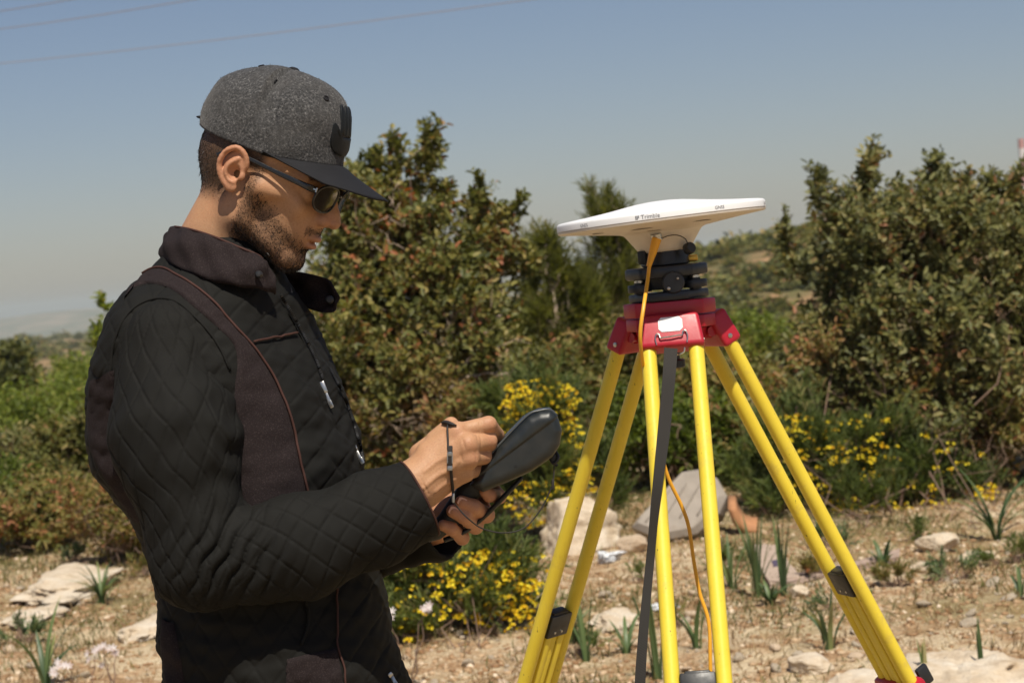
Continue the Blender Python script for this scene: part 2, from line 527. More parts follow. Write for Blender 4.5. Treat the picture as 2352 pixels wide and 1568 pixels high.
def bush(name, label, base, blobs, mat, leaf=(.045, .022), twig=.2, per=12, seed=1, group=None, cat='shrub', shoots=(),
         stems=6, bark=None, bare=0, lcb=0.0, lcs=.34, up=.5, needle=False, stemr=.013, dens=1.0, clump=.35, base_lc=0.0):
    """blobs: (x, y, z, rx, ry, rz, twigs) in world space.  Twigs fill each blob's volume; leaves sit along every twig."""
    r = np.random.default_rng(seed)
    base = np.asarray(base, float)
    root = thing(name, base, label, cat, group)
    T0, TD, TL = [], [], []
    for (x, y, z, rx, ry, rz, nt_) in blobs:
        nt_ = int(nt_ * dens)
        ns = max(5, int(nt_ / 34))                              # the crown is a cluster of separate leafy tufts
        dc = rdir(ns, r); dc[:, 2] = np.where(dc[:, 2] < -.55, -dc[:, 2], dc[:, 2])
        lump = 1 + .22 * np.sin(dc @ r.normal(size=3) * 5 + r.uniform(0, 6))
        cc = dc * (r.random(ns) ** .38 * lump * .92)[:, None]
        q_ = r.integers(ns, size=nt_)
        d = cc[q_] + rdir(nt_, r) * (r.random(nt_) ** .45 * r.uniform(.16, .36, ns)[q_])[:, None]
        p = np.array([x, y, z]) + d * np.array([rx, ry, rz])
        d = d / (np.linalg.norm(d, axis=1)[:, None] + 1e-9)
        dd = d * .9 + r.normal(size=(nt_, 3)) * .45 + np.array([0, 0, up])
        T0.append(p); TD.append(dd / np.linalg.norm(dd, axis=1)[:, None]); TL.append(twig * r.uniform(.5, 1.25, nt_))
    for (x0, y0, z0, x1, y1, z1, nt_) in shoots:            # upright shoots standing out of the crown
        t = r.random(nt_) ** .8
        a, b_ = np.array([x0, y0, z0]), np.array([x1, y1, z1])
        wid = .10 * np.linalg.norm(b_ - a) * (1.15 - t)
        p = a + (b_ - a) * t[:, None] + r.normal(size=(nt_, 3)) * wid[:, None]
        dd = (b_ - a) / np.linalg.norm(b_ - a) + r.normal(size=(nt_, 3)) * .55
        T0.append(p); TD.append(dd / np.linalg.norm(dd, axis=1)[:, None]); TL.append(twig * r.uniform(.35, .7, nt_))
    T0, TD, TL = np.vstack(T0), np.vstack(TD), np.concatenate(TL)
    ok = T0[:, 2] > H(T0[:, 0], T0[:, 1]) + .02
    T0, TD, TL = T0[ok], TD[ok], TL[ok]
    n = len(T0)
    k = np.tile(np.arange(per), n); i = np.repeat(np.arange(n), per)
    s = (k + .5 + r.uniform(-.4, .4, n * per)) / per
    P = T0[i] + TD[i] * (TL[i] * s)[:, None]
    e = np.cross(TD[i], rdir(n * per, r)); e /= np.linalg.norm(e, axis=1)[:, None] + 1e-9
    if needle:
        D = TD[i] * 1.0 + e * .55
    else:
        D = TD[i] * .55 + e * .85 + np.array([0, 0, .12])
    N = rdir(n * per, r) * .7 + np.array([.1, -.35, .8])
    sz = np.clip(.42 + r.random(n)[i] * 1.0, .42, 1.42); L = leaf[0] * sz * r.uniform(.6, 1.25, n * per); W = leaf[1] * sz * r.uniform(.7, 1.2, n * per)
    V, F = leafgeo(P, D, N, L, W)
    lc = .42 + lcb + .26 * clumpvals(T0, r, clump)[i] + r.normal(size=n * per) * lcs * .55 + (r.random(n)[i] < .05) * .35 - base_lc * 0
    lc = np.clip(lc, 0, 1)
    fo = mk('foliage', V, F, mat, root, smooth=False, attrs={'lc': np.repeat(lc, 6)})
    g = G()
    cen = [np.array(b_[:3]) for b_ in blobs]
    for q in range(stems):
        c = cen[q % len(cen)] + r.normal(size=3) * np.array(blobs[q % len(blobs)][3:6]) * .35
        f = base + np.array([r.normal() * .08, r.normal() * .08, -.05])
        Q, R_ = branchy(f, c, stemr * r.uniform(.7, 1.2), stemr * .35, r)
        g.tube(Q, R_, 6)
        for z in range(4):
            a = Q[r.integers(3, 7)]
            b2 = a + rdir(1, r)[0] * np.array(blobs[q % len(blobs)][3:6]) * .7 + np.array([0, 0, .1])
            Q2, R2 = branchy(a, b2, stemr * .4, stemr * .12, r, 5)
            g.tube(Q2, R2, 5)
    for q in range(bare):
        bl = blobs[r.integers(len(blobs))]
        d = rdir(1, r)[0]; d[1] = -abs(d[1])
        a = np.array(bl[:3]) + d * np.array(bl[3:6]) * .75
        b2 = a + (rdir(1, r)[0] + np.array([0, -.3, .25])) * r.uniform(.15, .4)
        Q2, R2 = branchy(a, b2, stemr * .3, stemr * .1, r, 6, .09)
        g.tube(Q2, R2, 5)
    # a slim stalk under every third twig
    tw = r.choice(n, min(n, max(200, n // 3)), replace=False)
    S_, F_ = strands(T0[tw] - TD[tw] * .05, TD[tw], TL[tw] * 1.1, .0045)
    nb = len(g.v)
    g.v.extend(S_.tolist()); g.f.extend((F_ + nb).tolist())
    g.out('trunk', bark or mat_bark, root, fix=False)
    return root

def pxb(px, py, d, wpx, hpx, dep, n):
    """blob from its place in the picture and its distance"""
    c = at(px, py, d); k = d / FPX
    return (c[0], c[1], c[2], wpx * k, dep, hpx * k, n)
def sh(p0, p1, d, n):
    a, b_ = at(*p0, d), at(*p1, d)
    return (*a, *b_, n)
# ------------------------------------------------------------------ surveying tripod, tribrach, antenna
TAX = at(1537, 690, 3.3)                       # point on the plumb axis at the red head
TX, TY = TAX[0], TAX[1]
ZT = TAX[2]                                    # world height of the top of the red head (about 1.43)
gz = float(H(TX, TY))
m_red = M('red_paint', (.42, .012, .028), .38, .10, 30, dirt=(.30, .06, .05, .25), bumpk=.08, bscale=500)
mt, n, b = nodes('yellow_tube')
tc = n.nodes.new('ShaderNodeTexCoord').outputs['Object']
c = mixrgb(n, noise(n, 14, 4, .6, vec=tc), (.74, .555, .035), (.84, .66, .06))
c = mixrgb(n, ramp(n, noise(n, 26, 6, .7, vec=tc), [(.56, 0.0), (.72, .45)]), c, (.50, .36, .09))     # grime
mp = n.nodes.new('ShaderNodeMapping'); mp.inputs['Scale'].default_value = (210, 210, 34); n.links.new(tc, mp.inputs['Vector'])
c = mixrgb(n, ramp(n, noise(n, 1, 3, .6, vec=mp.outputs[0]), [(.70, 0.0), (.73, .9)]), c, (.05, .04, .02))   # scuffs through to the core
n.links.new(c, b.inputs['Base Color'])
n.links.new(ramp(n, noise(n, 60, 3, .6, vec=tc), [(.3, .35), (.7, .6)]), b.inputs['Roughness'])
bump(n, b, noise(n, 300, 3, .6, vec=tc), .08, .001)
m_yel = mt
m_blk = M('black_plastic', (.018, .019, .021), .45, .25, 60, bumpk=.15, bscale=700)
m_tri = M('black_anodised', (.022, .026, .032), .42, .2, 60, metal=.2, dirt=(.06, .06, .06, .3))
m_steel = M('steel', (.55, .54, .5), .3, .1, 60, metal=1)
m_brass = M('brass', (.62, .38, .08), .35, .1, 60, metal=.9)
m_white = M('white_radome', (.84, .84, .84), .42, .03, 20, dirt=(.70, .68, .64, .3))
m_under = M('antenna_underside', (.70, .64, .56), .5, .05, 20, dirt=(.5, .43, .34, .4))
m_grey = M('grey_print', (.16, .17, .19), .6, .05)
m_label = M('white_label', (.82, .82, .80), .5, .03)
m_slot_shade = M('painted_slot_shade', (.20, .17, .14), .7, .1)  # dark tone painted as the shade inside the underside recesses

mtw, n, b = nodes('strap_webbing')
tc = n.nodes.new('ShaderNodeTexCoord').outputs['Object']
wv = n.nodes.new('ShaderNodeTexWave'); wv.inputs['Scale'].default_value = 120; wv.inputs['Distortion'].default_value = .6; wv.bands_direction = 'DIAGONAL'
n.links.new(tc, wv.inputs['Vector'])
n.links.new(mixrgb(n, wv.outputs['Fac'], (.018, .016, .014), (.028, .025, .021)), b.inputs['Base Color'])
b.inputs['Roughness'].default_value = .9
bump(n, b, wv.outputs['Fac'], .2, .0006)
m_strap = mtw
m_cable = M('orange_cable', (.78, .38, .025), .45, .06, 30)

trip = thing('surveying_tripod', (TX, TY, gz), 'yellow survey tripod with red head and black leg blocks standing on stony ground', 'tripod')
LEGS = [('front', math.radians(-95.5), .872), ('left', math.radians(138), .895), ('right', math.radians(22), .94)]
TAN = .478
def T3(x, y, z): return np.array([TX + x, TY + y, z])
ZH = ZT - .0
def hexpoly(rad, z, rot, cut=.62):
    """three-sided plate with clipped corners"""
    o = []
    for k in range(3):
        a = rot + k * 2 * math.pi / 3
        for s in (-1, 1):
            o.append(T3(rad * math.cos(a + s * cut), rad * math.sin(a + s * cut), z))
    return o
def plate(g, rad, z0, z1, rot, cut, bev=.003):
    bm = bmesh.new()
    P0 = hexpoly(rad, z0, rot, cut)
    vs = [bm.verts.new(p) for p in P0]; f = bm.faces.new(vs)
    ex = bmesh.ops.extrude_face_region(bm, geom=[f])
    for e in ex['geom']:
        if isinstance(e, bmesh.types.BMVert): e.co.z = z1
    bmesh.ops.recalc_face_normals(bm, faces=bm.faces)
    bmesh.ops.bevel(bm, geom=list(bm.edges), offset=bev, segments=2, profile=.5, affect='EDGES')
    bm.verts.index_update()
    g.add([v.co for v in bm.verts], [[v.index for v in ff.verts] for ff in bm.faces]); bm.free()
rot0 = LEGS[0][1]
g = G(); plate(g, .079, ZT - .024, ZT, rot0, .78); g.out('head_plate', m_red, trip)
g = G(); plate(g, .077, ZT - .046, ZT - .0262, rot0, .80, .002); g.lathe([(.05, -.075), (.056, -.06), (.06, -.048)], T3(0, 0, ZT)); g.out('head_casting', m_red, trip)
g = G(); g.lathe([(.010, -.100), (.010, -.072)], T3(0, 0, ZT), n=16); g.lathe([(.016, -.112), (.018, -.110), (.018, -.100), (.015, -.098)], T3(0, 0, ZT), n=20); g.out('centring_screw', m_tri, trip)
ZHI = ZT - .046                                  # hinge height
for name, az, zy in LEGS:
    rd = np.array([math.cos(az), math.sin(az), 0]); td = np.array([-math.sin(az), math.cos(az), 0])
    dn = np.array([rd[0] * TAN, rd[1] * TAN, -1]); dn /= np.linalg.norm(dn)
    out = np.cross(td, dn); out *= np.sign(out @ rd)            # outward normal of the leg plane
    hp = T3(0, 0, ZHI) + rd * .071
    # hinge yoke: a shaped red casting, wider at the foot, with two sockets
    g = G()
    s0, s1 = -.022, .036
    a = hp + dn * s0; bb = hp + dn * s1
    w0, w1 = .046, .0535
    poly = [a - td * w0, a + td * w0, bb + td * w1, bb - td * w1]
    bm = bmesh.new()
    A_ = [bm.verts.new(p + out * .0185) for p in poly]; B_ = [bm.verts.new(p - out * .0165) for p in poly]
    bm.faces.new(A_); bm.faces.new(B_[::-1])
    for i in range(4): bm.faces.new([A_[i], B_[i], B_[(i + 1) % 4], A_[(i + 1) % 4]])
    bmesh.ops.recalc_face_normals(bm, faces=bm.faces)
    bmesh.ops.bevel(bm, geom=list(bm.edges), offset=.008, segments=4, profile=.6, affect='EDGES')
    bm.verts.index_update(); g.add([v.co for v in bm.verts], [[v.index for v in f.verts] for f in bm.faces]); bm.free()
    yk = g.out('leg_hinge', m_red, trip)
    for s in (-1, 1):
        g = G()
        g.lathe([(.0040, .0), (.0040, .0012), (.0, .0022)], hp + dn * .022 + td * s * .0515, td * s, 12)
        g.out('rivet', m_steel, yk)
    g = G(); ax0 = T3(0, 0, ZT - .056) + rd * .054
    g.tube([ax0 - td * .041, ax0 + td * .043], .0085, 16); g.box(ax0 - rd * .02, rd * .026, td * .03, np.array([0, 0, .012]), .003)
    g.out('hinge_pin', m_red, trip)
    zc = .735 if name != 'front' else .70
    Ltop = .036
    Lc = (ZHI - zc) / -dn[2]
    Ly = (ZHI - zy) / -dn[2]
    for s in (-1, 1):
        g = G()
        p0 = hp + dn * (Ltop - .006) + td * s * .0385; p1 = hp + dn * (Lc + .02) + td * s * .0395
        g.tube([p0 * (1 - t) + p1 * t for t in np.linspace(0, 1, 5)], .0124, 24)
        g.out('upper_leg_tube', m_yel, trip)
    # black sliding block at the top of the lower leg, with two small screws
    g = G()
    yc = hp + dn * (Ly + .022)
    g.box(yc, td * .0275, out * .0135, dn * .022, .003)
    g.box(yc - dn * .020, td * .020, out * .009, dn * .006, .003)
    blk = g.out('sliding_block', m_blk, trip)
    for s in (-1, 1):
        for q in (-1, 1):
            g = G(); g.lathe([(.0022, .0133), (.0022, .0142), (0, .0148)], yc + dn * .012 + td * s * .009, out * q, 10)
            g.out('screw', m_steel, blk)
    # lower leg: a flat grooved board sliding between the tubes, to the ground
    foot = hp + dn * ((ZHI - gz - .03) / -dn[2])
    g = G()
    L0 = yc + dn * .0225
    for s in (-1, 0, 1):
        a, bq = L0 + td * s * .0172, foot + td * s * .0172 * .8
        g.box((a + bq) / 2, td * (.0082 if s else .0076), out * (.0105 if s else .0085), (bq - a) / 2, .0022)
    g.out('lower_leg', m_yel, trip)
    # red clamp with black wing screw
    cc = hp + dn * (Lc + .03)
    g = G(); g.box(cc, td * .057, out * .020, dn * .034, .008)
    cl = g.out('leg_clamp', m_red, trip)
    g = G(); k0 = cc + out * .019 + dn * -.005; 
    kd = out
    if name == 'right': kd = (out * .9 + td * .1); 
    g.tube([k0, k0 + kd * .022], .007, 12); g.box(k0 + kd * .034, kd * .014, td * .006, dn * .018, .004)
    g.out('wing_screw', m_blk, cl)
    g = G(); g.box(foot - dn * .03, td * .030, out * .014, dn * .035, .005); g.out('foot_casting', m_red, trip)
    g = G(); g.lathe([(.016, -.02), (.013, .02), (.002, .075)], foot, dn, 14); g.box(foot + rd * .03, rd * .035, td * .02, np.array([0, 0, .006]), .002)
    g.out('foot_spike', m_steel, trip)
# front hinge: white label, wire bail
az = LEGS[0][1]; rd = np.array([math.cos(az), math.sin(az), 0]); td = np.array([-math.sin(az), math.cos(az), 0])
dn = np.array([rd[0] * TAN, rd[1] * TAN, -1]); dn /= np.linalg.norm(dn); out = np.cross(td, dn); out *= np.sign(out @ rd)
hp = T3(0, 0, ZHI) + rd * .071
g = G(); lc_ = hp + dn * -.0015 + out * .0187
w_, h_, c_ = .0195, .0125, .005
poly = [lc_ + td * x + dn * y for x, y in ((-w_ + c_, -h_), (w_ - c_, -h_), (w_, -h_ + c_), (w_, h_ - c_), (w_ - c_, h_), (-w_ + c_, h_), (-w_, h_ - c_), (-w_, -h_ + c_))]
g.prism(poly, out * 0, out * .0008); g.out('label_plate', m_label, trip, smooth=False)
g = G()
W = lambda x, y, o: hp + td * x + dn * (y - .013) + out * o
P = spline([W(-.0245, .046, .019), W(-.026, .036, .021), W(-.0235, .0285, .022), W(-.0195, .0295, .022), W(-.0175, .036, .0225), W(-.012, .0355, .023), W(0, .035, .0235), W(.012, .0335, .023), W(.0175, .0335, .0225), W(.0195, .027, .022), W(.0235, .026, .022), W(.026, .034, .021), W(.0245, .045, .019)], 70)
g.tube(P, .0013, 8)
P = spline([W(.004, .062, .012), W(.010, .066, .02), W(.018, .063, .021), W(.020, .055, .02)], 16); g.tube(P, .0014, 8)
g.out('strap_bail', m_steel, trip)
# carrying strap: hangs from the front hinge outside the left tube
pts = [(1541, 800, 3.190), (1537, 860, 3.155), (1528, 960, 3.128), (1517, 1060, 3.10), (1505, 1160, 3.075), (1496, 1260, 3.055), (1486, 1360, 3.035), (1477, 1460, 3.015), (1470, 1570, 3.0), (1467, 1700, 2.985), (1475, 1800, 2.985)]
P = spline([at(*p) for p in pts], 80)
wpx = np.interp(np.linspace(0, 1, 80), [0, .25, .35, .5, .7, 1], [16, 14, 11, 9, 11, 13.5]) * 3.08 / FPX
g = G(); V, F = [], []
for i in range(80):
    t = P[min(i + 1, 79)] - P[max(i - 1, 0)]; t /= np.linalg.norm(t)
    tw = .35 * math.sin(i * .06) + (.75 if 25 < i < 45 else .0) * math.sin((i - 25) / 20 * math.pi)
    sd = RT * math.cos(tw) + FW * math.sin(tw); sd -= (sd @ t) * t; sd /= np.linalg.norm(sd); nn = np.cross(sd, t)
    hw = wpx[i] / max(.5, abs(math.cos(tw)))
    V += [P[i] - sd * hw - nn * .0009, P[i] + sd * hw - nn * .0009, P[i] + sd * hw + nn * .0009, P[i] - sd * hw + nn * .0009]
for i in range(79):
    for j in range(4): F.append([i * 4 + j, i * 4 + (j + 1) % 4, i * 4 + 4 + (j + 1) % 4, i * 4 + 4 + j])
F += [[3, 2, 1, 0], [316, 317, 318, 319]]
g.add(V, F); g.out('carrying_strap', m_strap, trip)

# tribrach ------------------------------------------------------------------
tb = thing('tribrach', T3(0, 0, ZT), 'black levelling tribrach with three foot screws clamped on the red tripod head', 'tribrach')
def Zt(mm): return ZT + mm * .001
rt = LEGS[0][1] + math.radians(60)               # foot screws sit between the legs, one at each side in view
g = G(); plate(g, .067, Zt(1), Zt(15), rt + math.radians(0), .55, .003); g.out('base_plate', m_tri, tb)
for k in range(3):
    a = rt + k * 2 * math.pi / 3
    c = T3(.0525 * math.cos(a), .0525 * math.sin(a), Zt(15))
    g = G()
    g.lathe([(.010, 0), (.010, .003), (.0185, .0035), (.0195, .005), (.0195, .0145), (.0185, .016), (.009, .0165), (.009, .019)], c, n=40, fx=lambda t: 1 + .018 * math.cos(t * 20))
    fsw = g.out('foot_screw', m_tri, tb)
    g = G(); g.lathe([(.006, .0185), (.006, .026)], c, n=16); g.lathe([(.0085, .0195), (.0085, .0225)], c, n=16); g.out('screw_thread', m_steel, fsw)
g = G(); plate(g, .070, Zt(38.5), Zt(58), rt, .40, .005); g.lathe([(.042, .02), (.047, .039)], T3(0, 0, ZT), n=40); g.out('upper_plate', m_tri, tb)
g = G(); g.lathe([(.037, .0), (.0405, .002), (.0405, .014), (.039, .018), (.039, .032), (.037, .034)], T3(0, 0, Zt(58.2)), n=48); g.out('carrier', m_tri, tb)
g = G(); c = T3(-.037, -.020, Zt(75)); g.box(c, (.006, -.004, 0), (.004, .006, 0), (0, 0, .011), .002); g.out('lock_lever', m_tri, tb)
g = G(); c = T3(.045, -.008, Zt(66)); g.box(c, (.008, 0, 0), (0, .006, 0), (0, 0, .0055), .002); g.out('level_vial', m_brass, tb)
g = G(); c = T3(.005, -.052, Zt(30)); g.lathe([(.017, -.012), (.018, 0), (.018, .01), (.016, .012)], c, (0, -1, 0), 28); g.out('plummet_eyepiece', m_tri, tb)
g = G(); g.ball(T3(.012, -.066, Zt(36)), .0022); g.ball(T3(-.004, -.066, Zt(21)), (.003, .002, .003)); g.out('adjusting_screw', m_steel, tb)

# antenna -------------------------------------------------------------------
ZR = ZT + .1395                                   # rim height
ant = thing('satellite_antenna', T3(0, 0, ZT + .09), 'white flying-saucer shaped satellite antenna disc mounted on top of the tribrach', 'antenna')
g = G()
prof = [(.0, .0262), (.02, .0257), (.04, .0240), (.06, .0212), (.08, .0182), (.1, .0156), (.125, .0129), (.15, .0105), (.164, .0090), (.1700, .0080), (.1728, .0058), (.1735, .003), (.1735, -.005)]
g.lathe(prof, T3(0, 0, ZR), n=128, cap=False); 
g.out('radome', m_white, ant, sharp=80)
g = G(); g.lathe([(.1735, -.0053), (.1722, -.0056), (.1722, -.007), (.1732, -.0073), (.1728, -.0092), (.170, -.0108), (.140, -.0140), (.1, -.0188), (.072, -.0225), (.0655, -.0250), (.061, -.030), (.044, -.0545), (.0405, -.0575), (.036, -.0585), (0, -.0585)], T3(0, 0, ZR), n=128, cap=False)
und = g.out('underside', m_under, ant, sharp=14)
def under(r): return np.interp(r, [.044, .061, .072, .1, .14, .17], [-.0545, -.030, -.0225, -.0188, -.0140, -.0108])
for a0, r0, wd in ((-112, .108, 20), (-62, .118, 17), (-150, .125, 15), (60, .11, 18), (150, .11, 18)):  # flat dark strips laid on the underside as painted shade of shallow slots
    V, F = [], []
    for i in range(13):
        a = math.radians(a0 + wd * (i / 12 - .5))
        rr = r0 / math.cos(math.radians(wd * (i / 12 - .5)))
        for q in (0, .010 * math.sin(math.pi * (i + .4) / 12.8)):
            V.append(T3((rr + q) * math.cos(a), (rr + q) * math.sin(a), ZR + under(rr + q) - .0006))
    F = [[2 * i, 2 * i + 1, 2 * i + 3, 2 * i + 2] for i in range(12)]
    mk('slot_shade_strip', V, F, m_slot_shade, und)
# flat dark patch painted as the shade of a window above the socket
V = []
for (a, r_) in ((-113, .080), (-97, .0735), (-96, .0775), (-111, .0845)):
    V.append(T3(r_ * math.cos(math.radians(a)), r_ * math.sin(math.radians(a)), ZR + under(r_) - .0012))
mk('recess_shade_patch', V, [[0, 1, 2, 3]], m_slot_shade, und, smooth=False)
for k_, (yy, rr_) in enumerate((( .0, 0),)): pass
# rim lettering
def rimtext(txt, az_deg, size, dz, part='lettering'):
    cu = bpy.data.curves.new('t', 'FONT'); cu.body = txt; cu.size = size; cu.align_x = 'CENTER'; cu.resolution_u = 2
    to = bpy.data.objects.new('t', cu); col.objects.link(to)
    me = bpy.data.meshes.new_from_object(to)
    V = []
    for v in me.vertices:
        a = math.radians(az_deg) + v.co.x / .1735
        zz = dz + v.co.y
        r_ = np.interp(zz, [-.004, .003, .0058, .008], [.1735, .1735, .1728, .1700]) + .0004
        V.append(T3(r_ * math.cos(a), r_ * math.sin(a), ZR + zz))
    F = [list(p.vertices) for p in me.polygons]
    mk(part, V, F, m_grey, ant, smooth=False)
    bpy.data.objects.remove(to)
rimtext('Trimble', -100, .0095, -.0032)
rimtext('GNSS', -62, .0075, -.0022)
rimtext('GNSS', -140, .0075, -.003)
rimtext('GNSS', -16, .0075, -.003)
g = G()                                            # small square globe mark left of the lettering
for i in range(3):
    for j in range(3):
        if (i, j) == (2, 0): continue
        a = math.radians(-106.9) + (i - 1) * .0022 / .1735
        z0 = ZR - .0028 + j * .0021
        r_ = .1740
        V = [T3(r_ * math.cos(a + da), r_ * math.sin(a + da), z0 + dz) for da, dz in ((-.0048, 0), (.0048, 0), (.0048, .0015), (-.0048, .0015))]
        g.add(V, [[0, 1, 2, 3]])
g.out('mark', m_grey, ant, smooth=False)
# black plug on its tether, socket collar
g = G(); c = T3(.036, -.047, ZR - .058); g.lathe([(.008, -.007), (.010, -.005), (.010, .004), (.008, .007)], c, (.5, -.8, .2), 16); g.out('dust_cap', m_blk, ant)
g = G(); P = spline([T3(.034, -.05, ZR - .052), T3(.030, -.06, ZR - .042), T3(.018, -.062, ZR - .0345), T3(.004, -.064, ZR - .0335), T3(-.008, -.063, ZR - .036)], 30); g.tube(P, .0009, 6); g.out('cap_tether', m_blk, ant)
g = G(); c = T3(-.0155, -.058, ZR - .034); g.lathe([(.0095, -.004), (.0095, .006)], c, (-.1, -.15, 1), 18); g.out('socket_collar', m_steel, ant)

# cable ---------------------------------------------------------------------
cab = thing('antenna_cable', T3(-.03, -.06, gz), 'orange antenna cable hanging from the white disc down through the tripod legs', 'cable')
g = G()
a0 = T3(-.0165, -.062, ZR - .036)
bt = at(1490, 612, 3.235)
g.tube(np.array([a0 * (1 - t) + bt * t for t in np.linspace(0, 1, 8)]), np.array([.0098, .0096, .0092, .0086, .0078, .0068, .006, .0052]), 16, flat=.8)
g.out('plug_boot', m_cable, cab)
P = spline([a0 * .1 + bt * .9, at(1488, 640, 3.225), at(1479, 700, 3.175), at(1471, 760, 3.165), at(1473, 810, 3.18), at(1481, 860, 3.22), at(1500, 960, 3.25), at(1531, 1085, 3.26), at(1565, 1160, 3.27), at(1582, 1210, 3.27), at(1594, 1290, 3.27), at(1607, 1360, 3.27), at(1628, 1430, 3.26), at(1632, 1540, 3.25), at(1640, 1800, 3.25), at(1650, 2300, 3.25), at(1652, 2590, 3.26), at(1720, 2640, 3.27), at(1820, 2645, 3.24)], 160)
P[:, 2] = np.maximum(P[:, 2], H(P[:, 0], P[:, 1]) + .005)
g = G(); g.tube(P, .0031, 10); g.out('cable_run', m_cable, cab)
ant.rotation_euler[1] = -math.radians(2.3)
tb.rotation_euler[1] = -math.radians(.8)
# ------------------------------------------------------------------ shrubs behind
# big mastic shrub behind the man's chest
d = 12.4
bush('mastic_shrub', 'tall dark green mastic shrub with pointed tops right behind the man', gp(930, 1195),
     [pxb(900, 554, d, 90, 130, .5, 520), pxb(845, 654, d + .1, 110, 190, .6, 800), pxb(1010, 674, d, 150, 150, .6, 900), pxb(1085, 594, d + .1, 62, 90, .35, 260),
      pxb(960, 854, d - .1, 230, 180, .7, 1300), pxb(800, 834, d, 150, 200, .7, 900), pxb(950, 1010, d - .2, 230, 170, .6, 800), pxb(1120, 884, d - .1, 85, 190, .5, 560)],
     mat_mastic, (.048, .024), .2, 12, seed=11, stems=12, bare=60, bark=mat_grey_twig,
     shoots=[sh((960, 510), (992, 304), d, 75), sh((900, 460), (912, 338), d, 50), sh((840, 530), (828, 398), d, 50), sh((1085, 550), (1105, 426), d, 45), sh((1110, 570), (1180, 478), d, 40),
             sh((1120, 650), (1165, 571), d, 22), sh((880, 460), (862, 371), d, 34), sh((1010, 530), (1020, 446), d, 26), sh((1130, 690), (1225, 596), d + .3, 30)], lcb=.08, dens=.78)
# bare branches sweeping out of its right flank
g = G(); r = np.random.default_rng(5)
for q in (((820, 900, 12.2), (960, 820, 12.0), (1150, 715, 11.9)), ((900, 960, 12.0), (1030, 890, 11.9), (1205, 845, 11.8)), ((960, 930, 11.9), (1075, 865, 11.8), (1140, 860, 11.8)), ((840, 880, 12), (900, 830, 11.9), (935, 770, 11.9)), ((1030, 890, 11.9), (1090, 800, 11.8), (1120, 760, 11.8))):
    P = spline([at(*p) for p in q], 16) + r.normal(size=(16, 3)) * .012
    g.tube(P, np.linspace(.014, .004, 16), 6)
o = [x for x in col.objects if x.name == 'mastic_shrub'][0]
g.out('bare_branch', mat_grey_twig, o, fix=False)
# great olive-leaved shrub at the right
d = 12.2
bush('wild_olive_shrub', 'broad grey-green wild olive shrub filling the right edge behind the tripod', gp(2080, 1170),
     [pxb(1990, 594, d, 110, 120, .5, 560), pxb(2130, 594, d, 150, 140, .6, 820), pxb(2290, 614, d + .1, 150, 150, .6, 820), pxb(1960, 764, d, 90, 120, .6, 560), pxb(2080, 794, d - .1, 190, 170, .7, 1050),
      pxb(2270, 834, d - .1, 200, 190, .7, 1150), pxb(2000, 930, d - .1, 160, 140, .6, 620), pxb(2200, 1010, d - .2, 260, 150, .6, 950), pxb(1885, 894, d + .2, 75, 120, .5, 300), pxb(2430, 734, d + .1, 180, 260, .6, 700)],
     mat_olive, (.048, .022), .21, 12, seed=23, stems=9, bare=40, bark=mat_twig, lcb=.05, stemr=.007, dens=.8,
     shoots=[sh((1990, 550), (2006, 354), d, 70), sh((2120, 510), (2142, 376), d, 60), sh((1905, 590), (1886, 411), d, 50), sh((2060, 530), (2062, 438), d, 40), sh((2200, 510), (2222, 421), d, 40), sh((2170, 510), (2165, 421), d, 30),
             sh((2300, 500), (2338, 401), d, 55), sh((2270, 500), (2275, 426), d, 30), sh((1830, 650), (1803, 506), d + .2, 26), sh((1850, 670), (1810, 566), d + .2, 16), sh((1930, 550), (1945, 466), d, 26)])
bush('dry_underbrush', 'brown twiggy underbrush at the foot of the mastic shrub, beside the zip', gp(1000, 1180), [pxb(900, 960, 11.85, 130, 110, .35, 420), pxb(1060, 970, 11.85, 140, 110, .35, 440), pxb(980, 1090, 11.8, 190, 80, .35, 420)], mat_dry, (.04, .017), .2, 9, seed=25, stems=6, bare=40, bark=mat_grey_twig, lcb=.16, stemr=.007)
bush('dry_underbrush', 'brown twiggy underbrush below the wild olive at right', gp(2200, 1170), [pxb(2060, 930, 11.8, 150, 90, .35, 420), pxb(2230, 960, 11.8, 160, 110, .35, 480), pxb(2330, 1060, 11.7, 110, 100, .35, 340), pxb(1900, 900, 11.9, 90, 90, .3, 260)], mat_dry, (.042, .018), .2, 9, seed=26, stems=5, bare=26, bark=mat_twig, lcb=.14, stemr=.004)
# feathery young pines between them, a little farther
for lab, px, top, hw, seed, dd in (('slim feathery green sapling just left under the antenna disc', 1262, 556, 62, 31, 16.0), ('slim feathery green sapling rising behind the antenna disc', 1405, 470, 72, 32, 16.8), ('short feathery green sapling between the two slim ones', 1330, 640, 66, 33, 16.4)):
    bs = gp(px, 1085); bs = at(px, 1100, dd); bs[2] = float(H(bs[0], bs[1]))
    bl = [pxb(px, top + 120, dd, hw * .55, 110, .25, 240), pxb(px - 8, top + 260, dd, hw * .9, 140, .35, 430), pxb(px + 10, top + 420, dd, hw * 1.15, 160, .45, 480)]
    bush('pine_sapling', lab, bs, bl, mat_needle, (.085, .0075), .26, 16, seed=seed, group='feathery saplings behind the tripod', cat='sapling', stems=5, up=1.1, needle=True, shoots=[sh((px, top + 120), (px - 4, top), dd, 60), sh((px + 25, top + 140), (px + 32, top + 50), dd, 36)], stemr=.018, bark=mat_grey_twig)
bs = at(1395, 1050, 17.5); bs[2] = float(H(bs[0], bs[1]))
